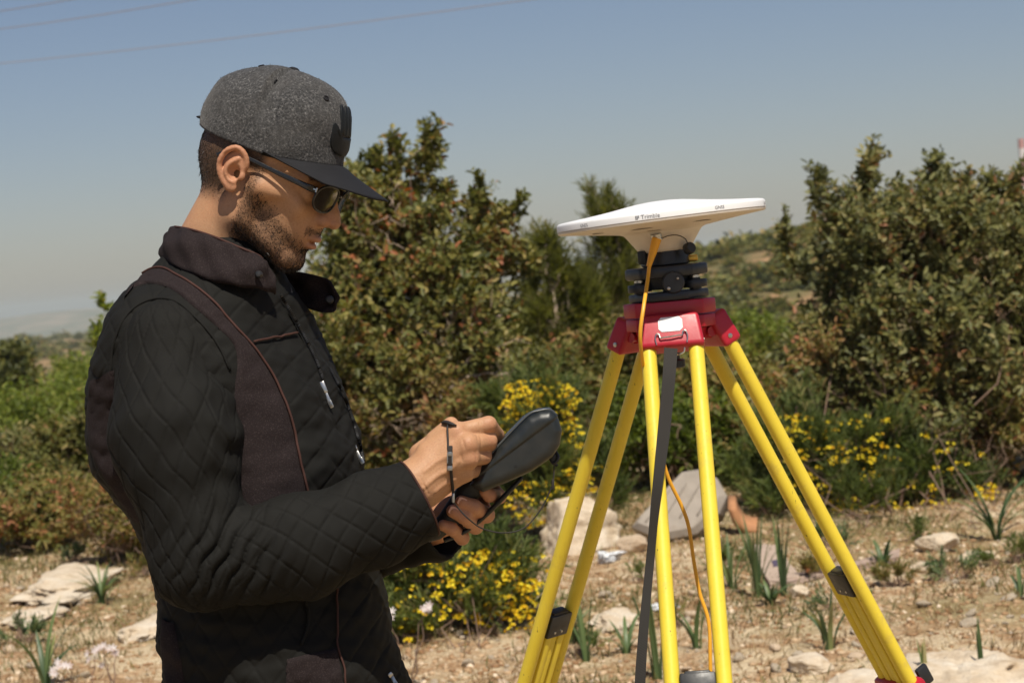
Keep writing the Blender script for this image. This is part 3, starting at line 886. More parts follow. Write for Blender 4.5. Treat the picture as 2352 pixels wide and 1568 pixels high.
bush('bare_sapling', 'thin pale sapling whose wispy tip shows above the antenna disc', bs, [pxb(1385, 560, 17.5, 34, 120, .15, 60)], mat_needle, (.07, .006), .2, 12, seed=39, cat='sapling', stems=3, up=1.2, needle=True, stemr=.012, bark=mat_grey_twig,
     shoots=[sh((1385, 540), (1350, 418), 17.5, 34), sh((1385, 540), (1388, 448), 17.5, 22)])
# belt of scrub behind the tripod and on the left
belt = [(1480, 900, 14.6, 150, 150, 'dense brown-green scrub clump behind the tripod strap', mat_dry, 41, .02),
        (1640, 930, 14.0, 150, 160, 'dense brown-green scrub clump seen between the right tripod legs', mat_dry, 42, 0),
        (1560, 1020, 13.2, 170, 110, 'low green scrub clump behind the grey stone slab', mat_lime, 43, -.15),
        (1740, 1010, 13.4, 140, 130, 'scrub clump between tripod and yellow-flowering broom', mat_dry, 44, .1),
        (1290, 960, 14.2, 130, 170, 'olive-brown scrub clump behind the handheld controller', mat_dry, 45, -.1),
        (1700, 790, 21.0, 130, 60, 'yellowish green scrub clump right of the red hinge', mat_lime, 46, .05),
        (1530, 800, 19.0, 160, 90, 'green scrub clump behind the red tripod hinges', mat_needle, 47, .05)]
for px, py, dd, wp, hp_, lab, mt_, seed, lcb in belt:
    bs = at(px, py + hp_, dd); bs[2] = float(H(bs[0], bs[1]))
    bush('scrub_clump', lab, bs, [pxb(px - wp * .35, py, dd, wp * .7, hp_, .5, 420), pxb(px + wp * .35, py + 15, dd - .1, wp * .7, hp_ * .9, .5, 420), pxb(px, py + hp_ * .55, dd - .2, wp, hp_ * .6, .5, 360)], mt_, (.05, .022), .2, 10, seed=seed, group='scrub behind the tripod', lcb=lcb, stems=6, bare=12, bark=mat_twig)
left = [(15, 867, 30.0, 62, 55, 'dark rounded tree at the far left edge', mat_mastic, 51, -.12, 'tree', .09),
        (50, 992, 19.0, 90, 48, 'bright green shrub at the left edge below the dark tree', mat_lime, 52, .05, 'shrub', .05),
        (170, 972, 20.0, 85, 50, 'bright green shrub against the back of the jacket', mat_lime, 53, .0, 'shrub', .05),
        (195, 892, 27.0, 45, 36, 'small lime shrub beside the pale bare patch', mat_lime, 54, .12, 'shrub', .06),
        (60, 1074, 15.0, 130, 90, 'green-brown brush at the left edge above the rocks', mat_olive, 55, .05, 'shrub', .045),
        (190, 1074, 14.2, 120, 100, 'mixed brush with twigs behind the elbow', mat_dry, 56, -.16, 'shrub', .045),
        (270, 1204, 11.8, 95, 105, 'reddish brown low bush beside the sleeve', mat_dry, 57, .18, 'shrub', .035),
        (95, 1184, 13.0, 75, 55, 'tan dry tuft bush at the foot of the left brush', mat_dry, 58, .12, 'shrub', .045),
        (5, 1164, 13.4, 80, 70, 'green brush at the very left edge above bare soil', mat_lime, 59, -.2, 'shrub', .045)]
for px, py, dd, wp, hp_, lab, mt_, seed, lcb, cat, lf in left:
    bs = at(px, py + hp_, dd); bs[2] = float(H(bs[0], bs[1]))
    bush('leafy_tree' if cat == 'tree' else 'brush_clump', lab, bs, [pxb(px - wp * .4, py + 5, dd, wp * .65, hp_, .5, 330), pxb(px + wp * .4, py, dd - .1, wp * .65, hp_ * .9, .5, 330), pxb(px, py + hp_ * .5, dd - .2, wp, hp_ * .6, .5, 300)], mt_, (lf, lf * .45), .2 if dd < 18 else .35, 10, seed=seed, cat=cat, group=None if cat == 'tree' else 'brush left of the man', lcb=lcb, stems=6, bare=14 if dd < 16 else 0, bark=mat_twig)
sh_pt = at(237, 760, 16)
bush('thin_shoot_plant', 'thin leafy shoot poking up behind the shoulder', [sh_pt[0], sh_pt[1], float(H(sh_pt[0], sh_pt[1]))], [pxb(255, 830, 16, 25, 90, .1, 40)], mat_lime, (.06, .03), .15, 8, seed=61, stems=2, shoots=[sh((255, 790), (236, 692), 16, 18)], lcb=.2, stemr=.008)

# ------------------------------------------------------------------ yellow-flowering brooms
def broom(name, label, base, blobs, seed, flow, leaf=(.05, .0065), lcb=0.0, group='yellow-flowering broom bushes', heads=1.0):
    root = bush(name, label, base, blobs, mat_broom, leaf, .15, 20, seed=seed, group=group, cat='broom bush', stems=6, up=1.0, needle=True, stemr=.0035, bark=mat_twig, lcb=lcb)
    r = np.random.default_rng(seed + 500)
    P, D = [], []
    for (px, py, dd, wp, hp_, nh) in flow:                 # flower heads: tight umbels on the sunny outside of the bush
        k = dd / FPX
        for q in range(int(nh * heads)):
            a = r.uniform(0, 6.283); rr = math.sqrt(r.random())
            c = at(px + wp * rr * math.cos(a), py + hp_ * rr * math.sin(a), dd + r.normal() * .05)
            m_ = r.integers(2, 10)
            e = rdir(m_, r) * np.array([1, 1, .55])
            e[:, 2] = np.abs(e[:, 2])
            P.append(c + e * r.uniform(.010, .034)); D.append(e + np.array([0, -.25, .35]))
    P, D = np.vstack(P), np.vstack(D)
    n = len(P); D /= np.linalg.norm(D, axis=1)[:, None]
    V_, F_, A_ = [], [], []; off = 0
    e1 = np.cross(D, rdir(n, r)); e1 /= np.linalg.norm(e1, axis=1)[:, None]; e2 = np.cross(D, e1)
    lc = r.random(n)
    for j in range(4):                                     # four petals each, cupped
        a = j * 1.5708 + r.uniform(-.3, .3, n)
        d_ = e1 * np.cos(a)[:, None] + e2 * np.sin(a)[:, None] + D * .55
        V, F = leafgeo(P, d_, D, .0105 * r.uniform(.8, 1.3, n), .0095, .15, -.1)
        V_.append(V); F_.append(F + off); off += len(V); A_.append(np.repeat(np.clip(lc + r.normal(size=n) * .1, 0, 1), 6))
    o = mk('flowers', np.vstack(V_), np.vstack(F_), mat_petal, root, smooth=False, attrs={'lc': np.concatenate(A_)})
    o['kind'] = 'stuff'
    return root
d = 8.55
broom('broom_bush', 'nearest yellow-flowering broom bush, low beside the left tripod leg', gp(1075, 1500),
      [pxb(1085, 1345, d, 160, 80, .26, 560), pxb(970, 1395, d, 105, 105, .24, 420), pxb(1170, 1420, d, 110, 90, .24, 420), pxb(1060, 1460, d - .1, 190, 55, .26, 420)], 71,
      [(1120, 1320, d - .18, 75, 45, 46), (960, 1300, d - .15, 70, 28, 20), (1190, 1400, d - .2, 65, 55, 46), (1150, 1290, d - .1, 100, 26, 24), (935, 1420, d - .2, 36, 80, 20), (1080, 1390, d - .24, 90, 50, 20), (1010, 1480, d - .22, 90, 35, 7), (1215, 1330, d - .15, 40, 50, 12), (1080, 1370, d - .22, 170, 100, 26)], lcb=.16)
d = 11.2
broom('broom_bush', 'yellow-flowering broom bush directly behind the handheld controller', gp(1235, 1190),
      [pxb(1240, 980, d, 100, 110, .35, 560), pxb(1240, 1110, d, 130, 110, .35, 620), pxb(1360, 1120, d + .1, 70, 80, .3, 240)], 72,
      [(1240, 920, d - .22, 88, 48, 95), (1300, 1010, d - .2, 35, 60, 40), (1240, 1150, d - .3, 100, 45, 44), (1330, 1110, d - .25, 70, 50, 28), (1180, 960, d - .2, 40, 50, 24), (1210, 1200, d - .3, 50, 20, 10), (1250, 1060, d - .3, 110, 120, 30)], lcb=.1)
d = 11.5
broom('broom_bush', 'wide yellow-flowering broom bush beyond the right tripod legs', gp(1990, 1215),
      [pxb(1830, 1060, d, 140, 110, .4, 620), pxb(1980, 1080, d, 150, 120, .4, 700), pxb(2130, 1110, d, 130, 95, .4, 520), pxb(1950, 1160, d - .2, 240, 60, .4, 620), pxb(1740, 1130, d, 70, 90, .3, 260)], 73,
      [(1850, 1000, d - .3, 80, 40, 30), (1990, 1010, d - .3, 80, 55, 26), (1900, 1090, d - .35, 120, 60, 30), (2060, 1185, d - .4, 60, 30, 24), (1950, 1170, d - .4, 110, 35, 22), (2130, 1150, d - .4, 60, 40, 10), (1810, 975, d - .25, 40, 25, 14), (2200, 1060, d - .3, 60, 40, 5), (1980, 1080, d - .35, 250, 110, 40)], lcb=.06)
broom('broom_bush', 'small yellow-flowering sprig at the right edge', gp(2270, 1215), [pxb(2270, 1160, 11.3, 50, 50, .2, 160)], 74, [(2265, 1155, 11.1, 36, 40, 24)])

# ------------------------------------------------------------------ asphodel clumps: strap leaves
def clump(name, label, base, n, h, seed, lean=.5, wid=.016, group='strap-leaved asphodel clumps', lcb=0.0):
    r = np.random.default_rng(seed)
    base = np.asarray(base, float)
    root = thing(name, base, label, 'asphodel', group)
    for q in range(n):
        a = r.uniform(0, 6.283); L = h * r.uniform(.6, 1.1); ln = lean * r.uniform(.2, 1.2)
        dv = np.array([math.cos(a), math.sin(a), 0])
        t = np.linspace(0, 1, 9)
        P = base + dv * .02 * r.random() + dv * (L * ln * t ** 1.7)[:, None] + np.array([0, 0, 1.0]) * (L * (t - .42 * ln * t ** 2.6))[:, None]
        P[0, 2] -= .02
        W = wid * r.uniform(.7, 1.25) * np.array([.7, .95, 1, 1, .95, .85, .7, .45, .04])
        sd = np.cross(dv, [0, 0, 1.0]); tw = r.normal() * .4; sd = sd * math.cos(tw) + np.array([0, 0, 1]) * math.sin(tw) * .3
        nn = np.cross(sd, dv) + dv * .3
        V = []
        for i in range(9): V += [P[i] - sd * W[i] / 2 , P[i] + dv * -W[i] * .22, P[i] + sd * W[i] / 2]
        F = []
        for i in range(8): F += [[3 * i, 3 * i + 1, 3 * i + 4, 3 * i + 3], [3 * i + 1, 3 * i + 2, 3 * i + 5, 3 * i + 4]]
        lc = np.clip(.45 + lcb + r.normal() * .2 + np.repeat(t, 3) * .12 + (np.repeat(t, 3) > .93) * .3, 0, 1)
        mk('leaf', V, F, mat_strap, root, attrs={'lc': lc})
    return root
CL = [(1680, 1352, 6, .2, 'few green blades at the foot of the dense strap-leaved clump', .6), (1770, 1390, 12, .10, 'low green tuft in front of the dense strap-leaved clump', 1.0), (1310, 1475, 5, .16, 'short blades just right of the left tripod leg block', .7), (2030, 1300, 6, .12, 'short tuft behind the plank near the broom', .8), (1440, 1500, 5, .14, 'thin tuft left of the strap', .8), (1742, 1372, 15, .30, 'dense strap-leaved clump between the front and right tripod legs', .35), (1800, 1368, 8, .30, 'sparse upright strap-leaved clump just right of the dense one', .25),
      (1905, 1490, 7, .20, 'small strap-leaved tuft left of the right tripod leg', .6), (1350, 1520, 5, .24, 'few-leaved asphodel right of the left tripod leg', .55),
      (1512, 1560, 7, .34, 'tall asphodel leaves standing behind the strap', .22), (1600, 1490, 4, .20, 'thin asphodel leaves behind the orange cable', .5),
      (2290, 1240, 14, .34, 'spreading strap-leaved clump at the right edge below the flowers', 1.1), (235, 1385, 22, .20, 'grassy spreading clump beside the flat rock at left', 1.1),
      (105, 1580, 7, .28, 'broad-leaved clump in the lower left corner', .9), (2128, 1590, 3, .16, 'single upright blades in front of the large pale rock', .1),
      (2262, 1575, 2, .17, 'lone upright blade at the right on the pale rock', .05), (2345, 1370, 4, .14, 'small tuft at the right edge', .7), (150, 1225, 16, .36, 'tall grassy clump in front of the left brush', .8)]
for i, (px, py, n_, h, lab, ln) in enumerate(CL):
    clump('asphodel_clump', lab, gp(px, py), int(n_ * 1.3), h * 1.3, 90 + i, ln, .021 if n_ < 15 else .014, lcb=.0 if i != 12 else .15)

WEED = [(1655, 1300, 'just behind the right tube of the front leg'), (1850, 1330, 'between the plank and the right leg'), (1930, 1400, 'right of the right leg block'), (1330, 1510, 'beside the left leg'), (2070, 1345, 'among the cream stones at right'), (2210, 1330, 'below the long cream stone'), (2330, 1290, 'at the right edge'),
        (300, 1330, 'behind the flat outcrop'), (40, 1480, 'below the flat outcrop'), (1460, 1335, 'behind the strap'), (1260, 1500, 'at the right foot of the nearest broom'), (1900, 1260, 'in front of the wide broom'), (2100, 1240, 'right of the wide broom'), (1560, 1440, 'between the tubes of the front leg'), (170, 1300, 'at the foot of the left brush')]
for i, (px, py, lab) in enumerate(WEED):
    b_ = gp(px, py); d_ = proj(b_)[2]
    bush('low_weed', 'low straggling green-brown weed ' + lab, b_, [pxb(px, py - 9, d_, 46 + 9 * (i % 4), 17 + 4 * (i % 3), .10, 70)], (mat_broom, mat_dry, mat_strap)[i % 3], (.028, .006), .07, 10, seed=900 + i, group='low weeds on the soil', cat='weed', stems=2, needle=True, up=.7, stemr=.002, bark=mat_twig, lcb=.1)

def flowering(label, px, py, h, seed, heads):
    r = np.random.default_rng(seed); base = gp(px, py)
    root = thing('asphodel_flower', base, label, 'wildflower', 'white asphodel flower stalks')
    g = G(); V_, F_, A_, off = [], [], [], 0
    for q in range(heads):
        top = base + np.array([r.normal() * .06, r.normal() * .04, h * r.uniform(.7, 1.05)])
        Q, R_ = branchy(base, top, .0035, .0016, r, 6, .03); g.tube(Q, R_, 5)
        for z in range(r.integers(2, 5)):
            c = top + r.normal(size=3) * .014
            D = np.array([r.normal() * .4, -.7, .5]); D /= np.linalg.norm(D)
            e1 = np.cross(D, [0, 0, 1.0]); e1 /= np.linalg.norm(e1); e2 = np.cross(D, e1)
            for j in range(6):
                a = j * 1.047 + .2
                V, F = leafgeo(c[None], (e1 * math.cos(a) + e2 * math.sin(a) + D * .35)[None], D[None], .019, .0065, .1, .1)
                V_.append(V); F_.append(F + off); off += 6; A_.append(np.full(6, r.random()))
    g.out('stalk', mat_twig, root, fix=False)
    mk('petals', np.vstack(V_), np.vstack(F_), mat_white_petal, root, smooth=False, attrs={'lc': np.concatenate(A_)})['kind'] = 'stuff'
flowering('white asphodel flowers on brown stalks in the lower left', 262, 1600, .20, 121, 3)
flowering('white asphodel flowers at the bottom left beside the broad leaves', 205, 1640, .22, 122, 3)
flowering('white asphodel flowers in front of the nearest broom, by the jacket', 940, 1580, .36, 123, 3)
flowering('single white flower head at the back of the nearest broom', 975, 1440, .17, 124, 1)
g0 = gp(1492, 1352)
root = thing('purple_flower', g0, 'tiny purple wildflower on bare soil left of the strap', 'wildflower')
g = G(); g.tube([g0, g0 + [0, 0, .05]], .0015, 5); g.out('stalk', mat_twig, root)
V_, F_, off = [], [], 0
for j in range(5):
    a = j * 1.256
    V, F = leafgeo((g0 + [0, 0, .05])[None], np.array([[math.cos(a), math.sin(a) - .2, .7]]), np.array([[0, -.5, .5]]), .026, .014)
    V_.append(V); F_.append(F + off); off += 6
mk('petals', np.vstack(V_), np.vstack(F_), M('purple_petal', (.20, .06, .42), .6), root, smooth=False)

# ------------------------------------------------------------------ rocks
mtR, n, b = nodes('limestone')
f1, f2 = noise(n, 9, 6, .65), noise(n, 60, 5, .7)
c = ramp(n, f1, [(.3, (.50, .38, .25)), (.5, (.66, .55, .41)), (.7, (.74, .66, .54))])
c = mixrgb(n, ramp(n, f2, [(.55, 0.0), (.72, .55)]), c, (.34, .24, .15))
n.links.new(c, b.inputs['Base Color']); b.inputs['Roughness'].default_value = .95; b.inputs['Specular IOR Level'].default_value = .15
mx = n.nodes.new('ShaderNodeMath'); n.links.new(f1, mx.inputs[0]); n.links.new(f2, mx.inputs[1])
bump(n, b, mx.outputs[0], .7, .02)
m_lime = mtR
m_slate = M('grey_stone', (.30, .26, .215), .9, .25, 14, bumpk=.4, bscale=90, dirt=(.20, .15, .10, .5))
m_tan = M('tan_stone', (.46, .35, .24), .95, .3, 20, bumpk=.5, bscale=90, dirt=(.62, .54, .44, .5))
def rockgeo(c, r_, seed, nu=26, nv=18, rough=.22, flat=.0):
    r = np.random.default_rng(seed)
    th = np.linspace(0, math.pi, nv); ph = np.linspace(0, 2 * math.pi, nu, endpoint=False)
    T, Pp = np.meshgrid(th, ph, indexing='ij')
    D = np.stack([np.sin(T) * np.cos(Pp), np.sin(T) * np.sin(Pp), np.cos(T)], -1).reshape(-1, 3)
    q = np.ones(len(D)) * 1.15
    for k in range(22):                                   # knock flat facets off the lump
        nrm = rdir(1, r)[0]; lim = r.uniform(.66, 1.0)
        q = np.minimum(q, np.where(D @ nrm > 1e-3, lim / np.maximum(D @ nrm, 1e-3), 9))
    sc_ = 1.0
    for k in range(34):                                   # weathering from coarse to fine
        f = rdir(1, r)[0] * r.uniform(3, 34); am = rough * .55 / np.linalg.norm(f)
        w_ = np.sin(D @ f + r.uniform(0, 6.28)); q = q * (1 + am * (w_ if k % 3 else -np.abs(w_)))
    V = D * q[:, None] * np.asarray(r_, float)
    i, j = np.meshgrid(np.arange(nv - 1), np.arange(nu), indexing='ij'); j2 = (j + 1) % nu
    F = np.stack([i * nu + j, (i + 1) * nu + j, (i + 1) * nu + j2, i * nu + j2], -1).reshape(-1, 4)
    return V + np.asarray(c), F
def rock(name, label, px, py, wpx, hpx, mat, seed, dep=.8, sink=.25, cat='rock', group='limestone rocks', rough=.22):
    """px, py: middle of the foot of the rock in the picture"""
    b_ = gp(px, py); d_ = proj(b_)[2]; k = d_ / FPX
    V, F = rockgeo(b_ + [0, wpx * k * dep * .3, hpx * k * (.5 - sink * .5)], (wpx * k / 1.7, wpx * k * dep / 1.7, hpx * k * (1 + sink) / 1.75), seed, 84, 56, rough)
    o = mk(name, V, F, mat, base=b_)
    return tag(o, label, cat, group)
rock('limestone_rock', 'largest rounded cream boulder behind the left tripod leg', 1345, 1268, 200, 118, m_lime, 3, .8, .3)
rock('limestone_rock', 'small grey-brown stone at the foot of the cream boulder, right side', 1452, 1270, 72, 42, m_tan, 4)
rock('limestone_rock', 'flat pale rock outcrop at left in front of the brush', 120, 1385, 230, 42, m_lime, 5, 2.6, .6, rough=.5)
rock('limestone_rock', 'low pale rock below the flat outcrop at left', 60, 1432, 140, 20, m_lime, 6, 1.8, .6, rough=.5)
rock('limestone_rock', 'pale flat rock just left of the jacket hem', 325, 1470, 150, 30, m_lime, 7, 2.0, .6, rough=.5)
rock('limestone_rock', 'large pale rock slab in the lower right corner', 2250, 1610, 340, 90, m_lime, 8, 1.5, .5, rough=.6)
rock('limestone_rock', 'pale slab continuing left of the lower right rock', 2010, 1600, 160, 40, m_lime, 9, 1.2, .5)
rock('limestone_rock', 'layered cream stone right of the tripod, under the broom', 2160, 1268, 86, 36, m_lime, 10)
rock('limestone_rock', 'long low cream stone near the right edge', 2245, 1292, 90, 26, m_lime, 11)
rock('limestone_rock', 'low cream stone left of the long one near the right edge', 2135, 1315, 70, 24, m_lime, 12)
rock('limestone_rock', 'white flat stone patch behind the nearest broom', 1070, 1262, 95, 34, m_lime, 13, 1.2, .5)
rock('limestone_rock', 'sunken pale rock behind the front tripod leg', 1420, 1440, 120, 26, m_lime, 14, 1.6, .6, rough=.5)
rock('limestone_rock', 'pale rounded stone left of the left leg at the bottom', 1218, 1565, 40, 40, m_tan, 15)
rock('limestone_rock', 'small white angular stone beside the strap-leaved clump', 1840, 1372, 48, 30, m_lime, 16)
rock('limestone_rock', 'pale stone at the bottom between front and right legs', 1870, 1548, 110, 34, m_lime, 17, 1.1, .4)
# grey slab leaning on a tilt behind the front leg
poly_px = [(1452, 1212), (1470, 1190), (1545, 1110), (1570, 1085), (1612, 1078), (1650, 1100), (1672, 1140), (1655, 1180), (1600, 1225), (1540, 1240), (1490, 1228)]
d0 = proj(gp(1540, 1245))[2]
V0 = np.array([at(x, y, d0 + (1245 - y) * .0016) for x, y in poly_px])
nb = np.array([.25, .75, -.45]); nb /= np.linalg.norm(nb)
g = G(); nP = len(V0); cen = V0.mean(0)
rings = [(.86, -.045), (1.0, -.012), (1.02, .03), (.95, .10), (.6, .16)]
Vs = []
for s, o_ in rings:
    for v in V0: Vs.append(cen + (v - cen) * s + nb * o_ + rng.normal(size=3) * .004)
Fs = [[i * nP + j, i * nP + (j + 1) % nP, (i + 1) * nP + (j + 1) % nP, (i + 1) * nP + j] for i in range(len(rings) - 1) for j in range(nP)]
Fs += [list(range(nP))[::-1], [4 * nP + j for j in range(nP)]]
g.add(Vs, Fs)
sl_ = g.out('stone_slab', m_slate, None, sharp=20, base=gp(1540, 1240)); tag(sl_, 'grey tilted stone slab with straight ribs behind the front tripod leg', 'stone slab')
for k in range(4):                                        # raised ribs across its face
    a = np.array([1478 + k * 44, 1212 - k * 6]); e = np.array([1548 + k * 34, 1118 - k * 8 + k * k * 3])
    pa, pe = [cen + ((at(*q, d0 + (1245 - q[1]) * .0016)) - cen) * .9 - nb * .0485 for q in (a, e)]
    g = G(); g.tube(np.array([pa * (1 - t) + pe * t for t in np.linspace(0, 1, 6)]), .0045, 6); mk('rib', g.v, g.f, m_slate, None, base=BASE[sl_]).parent = sl_
    o = [x for x in col.objects if x.name.startswith('rib')][-1]; o.location = (0, 0, 0)
# curved terracotta shard
b_ = gp(1712, 1225); d_ = proj(b_)[2]
V, F = [], []
for i in range(15):
    t = i / 14
    c1 = at(*(np.array([1672, 1165]) * (1 - t) ** 2 + 2 * t * (1 - t) * np.array([1685, 1235]) + t * t * np.array([1742, 1226])), d_)
    c2 = at(*(np.array([1690, 1168]) * (1 - t) ** 2 + 2 * t * (1 - t) * np.array([1702, 1222]) + t * t * np.array([1740, 1216])), d_ - .02)
    for c in (c1, c2): V += [c, c + np.array([.02, .14, .05])]
for i in range(14):
    q = 4 * i
    F += [[q, q + 2, q + 6, q + 4], [q + 1, q + 5, q + 7, q + 3], [q, q + 4, q + 5, q + 1], [q + 2, q + 3, q + 7, q + 6]]
F += [[0, 1, 3, 2], [56, 58, 59, 57]]
tag(mk('terracotta_shard', V, F, M('terracotta', (.42, .20, .09), .85, .2, 30, bumpk=.3, bscale=150), base=b_), 'curved orange-brown terracotta shard under the broom right of the front leg', 'pottery shard')
# plank and paving piece
def slab(name, label, cat, pts, mat, th=.03):
    P = np.array([gp(*p) for p in pts]); b_ = P.mean(0)
    g = G(); g.prism(P, np.array([0, 0, -.04]), np.array([0, 0, th])); o = g.out(name, mat, None, smooth=False, base=b_)
    bm = bmesh.new(); bm.from_mesh(o.data); bmesh.ops.subdivide_edges(bm, edges=list(bm.edges), cuts=4, use_grid_fill=True)
    for v in bm.verts: v.co += Vector(rng.normal(size=3) * .003)
    bm.to_mesh(o.data); bm.free()
    return tag(o, label, cat)
slab('weathered_plank', 'grey-pink weathered plank lying behind the right tripod leg', 'plank', [(1788, 1342), (1800, 1352), (2068, 1290), (2066, 1276)], M('weathered_plank_wood', (.34, .25, .20), .9, .25, 18, bumpk=.4, bscale=60), .03)
slab('flat_paving_stone', 'flat pinkish paving stone behind the strap-leaved clump', 'paving stone', [(1718, 1268), (1790, 1266), (1838, 1340), (1770, 1352)], M('paving_stone', (.42, .32, .25), .9, .2, 20, bumpk=.4, bscale=60), .035)
slab('purple_scrap', 'small dark purple scrap lying on the paving stone', 'litter', [(1778, 1312), (1802, 1311), (1804, 1319), (1780, 1320)], M('purple_plastic', (.10, .08, .13), .5), .055)
def crumple(name, label, px, py, wpx, hpx, mat, seed):
    b_ = gp(px, py); d_ = proj(b_)[2]; k = d_ / FPX; r = np.random.default_rng(seed)
    V, F = rockgeo(b_ + [0, .02, hpx * k * .35], (wpx * k / 1.8, wpx * k * .35, hpx * k / 1.6), seed, 40, 26, 1.0)
    V = V + r.normal(size=V.shape) * .003
    return tag(mk(name, V, F, mat, base=b_, smooth=False), label, 'litter')
m_bag = M('white_plastic', (.70, .72, .74), .35, .06, 30)
crumple('plastic_bag', 'crumpled white plastic bag in front of the cream boulder', 1400, 1292, 88, 34, m_bag, 77)
crumple('paper_scrap', 'crumpled white paper scrap on the soil behind the front tripod leg', 1520, 1402, 100, 16, m_bag, 78)
# loose stones: many lookalikes, each its own object
protos = []
for k in range(6):
    V, F = rockgeo((0, 0, 0), (1, 1, .7), 300 + k, 12, 8, .5)
    me = mk('loose_stone', V, F, (m_lime, m_tan, m_lime, m_tan, m_lime, m_lime)[k]); protos.append(me.data); bpy.data.objects.remove(me)
r = np.random.default_rng(404); cnt = 0
while cnt < 290:
    px, py = r.uniform(-30, 2380), 1225 + 380 * r.random() ** .8
    if 380 < px < 900: continue
    b_ = gp(px, py); s = .011 + .028 * r.random() ** 3
    pk_ = int(r.integers(6)); o = bpy.data.objects.new('loose_stone', protos[pk_]); col.objects.link(o)
    zone = 'left of the man' if px < 380 else 'around the nearest broom bush' if px < 1250 else 'under and behind the tripod' if px < 1700 else 'right of the front tripod leg'
    o.location = b_ + [0, 0, s * .25]; o.scale = (s * r.uniform(.8, 1.5), s * r.uniform(.8, 1.3), s * r.uniform(.6, 1.1)); o.rotation_euler = (r.normal() * .3, r.normal() * .3, r.uniform(0, 6.28))
    tag(o, 'small loose %s stone on the soil %s' % ('tan' if pk_ in (1, 3) else 'cream', zone), 'stone', 'loose stones ' + zone); cnt += 1
# gravel and dry litter: uncountable
def gravel(n_, seed, x0, x1, y0, y1, smin_, smax_, name, mat):
    r = np.random.default_rng(seed)
    X = r.uniform(x0, x1, n_); Y = r.uniform(y0, y1, n_)
    patch = wav(X, Y, 1.4, 44) + .5 * wav(X, Y, .4, 45); keep = patch + r.normal(size=n_) * .35 > -.15
    X, Y = X[keep], Y[keep]; n_ = len(X)
    bv = np.array([(x, y, z) for x in (-1, 1) for y in (-1, 1) for z in (-1, 1)], float) * .62
    ax = np.array([(1, 0, 0), (-1, 0, 0), (0, 1, 0), (0, -1, 0), (0, 0, 1), (0, 0, -1)], float)
    Bv = np.vstack([bv, ax])
    quad = {8: (4, 6, 7, 5), 9: (0, 1, 3, 2), 10: (2, 3, 7, 6), 11: (0, 4, 5, 1), 12: (1, 5, 7, 3), 13: (0, 2, 6, 4)}
    Bf = np.array([(c_, q[i], q[(i + 1) % 4]) for c_, q in quad.items() for i in range(4)])
    s = smin_ + (smax_ - smin_) * r.random(n_) ** 2.5
    V = Bv[None] * r.uniform(.65, 1.2, (n_, 14, 1)) * (s[:, None] * np.stack([r.uniform(.8, 1.5, n_), r.uniform(.8, 1.4, n_), r.uniform(.4, .9, n_)], 1))[:, None]
    a = r.uniform(0, 6.28, n_); ca, sa = np.cos(a)[:, None], np.sin(a)[:, None]
    V = np.stack([V[..., 0] * ca - V[..., 1] * sa, V[..., 0] * sa + V[..., 1] * ca, V[..., 2]], -1)
    V += np.stack([X, Y, H(X, Y) + s * .2], 1)[:, None]
    F = (np.arange(n_)[:, None, None] * 14 + Bf[None]).reshape(-1, 3)
    lc = np.repeat(r.random(n_), 14)
    o = mk(name, V.reshape(-1, 3), F, mat, smooth=False, attrs={'lc': lc}); o['kind'] = 'stuff'; return o
mg, n, b = nodes('gravel_stone')
n.links.new(ramp(n, attr(n, 'lc'), [(0, (.22, .12, .06)), (.45, (.38, .24, .13)), (.8, (.52, .38, .24)), (1, (.70, .58, .43))]), b.inputs['Base Color'])
b.inputs['Roughness'].default_value = .95; b.inputs['Specular IOR Level'].default_value = .15
tag(gravel(44000, 501, -3.2, 3.4, 6.3, 12.8, .003, .016, 'gravel', mg), 'fine pale gravel covering the bare soil', 'gravel')
def grass(n_, seed, name, stops, cond, h, label, w_=.003):
    r = np.random.default_rng(seed)
    X = r.uniform(-3.4, 3.6, n_); Y = r.uniform(6.4, 14, n_)
    k = cond(X, Y, r); X, Y = X[k], Y[k]; n_ = len(X)
    D = np.stack([r.normal(size=n_) * .6, r.normal(size=n_) * .6, np.ones(n_)], 1)
    V, F = leafgeo(np.stack([X, Y, H(X, Y) - .004], 1), D, rdir(n_, r), h * r.uniform(.4, 1.3, n_), w_, .1, .25)
    o = mk(name, V, F, leafmat(name + '_blade', stops, .3, .6, .3), smooth=False, attrs={'lc': np.repeat(r.random(n_), 6)})
    return tag(o, label, 'grass', kind='stuff')
grass(40000, 601, 'dry_grass', [(0, (.22, .13, .06)), (.5, (.42, .29, .15)), (1, (.56, .44, .25))], lambda X, Y, r: wav(X, Y, 1.1, 61) + r.normal(size=len(X)) * .3 > .06, .046, 'dry straw and litter lying between the stones')
grass(44000, 602, 'short_grass', [(0, (.08, .09, .025)), (.6, (.17, .18, .055)), (1, (.30, .27, .10))], lambda X, Y, r: (wav(X, Y, 1.6, 62) + r.normal(size=len(X)) * .25 > .12) | (Y > 11.0 + .5 * wav(X, Y, 1.0, 63)), .05, 'short green grass in patches and under the shrubs')

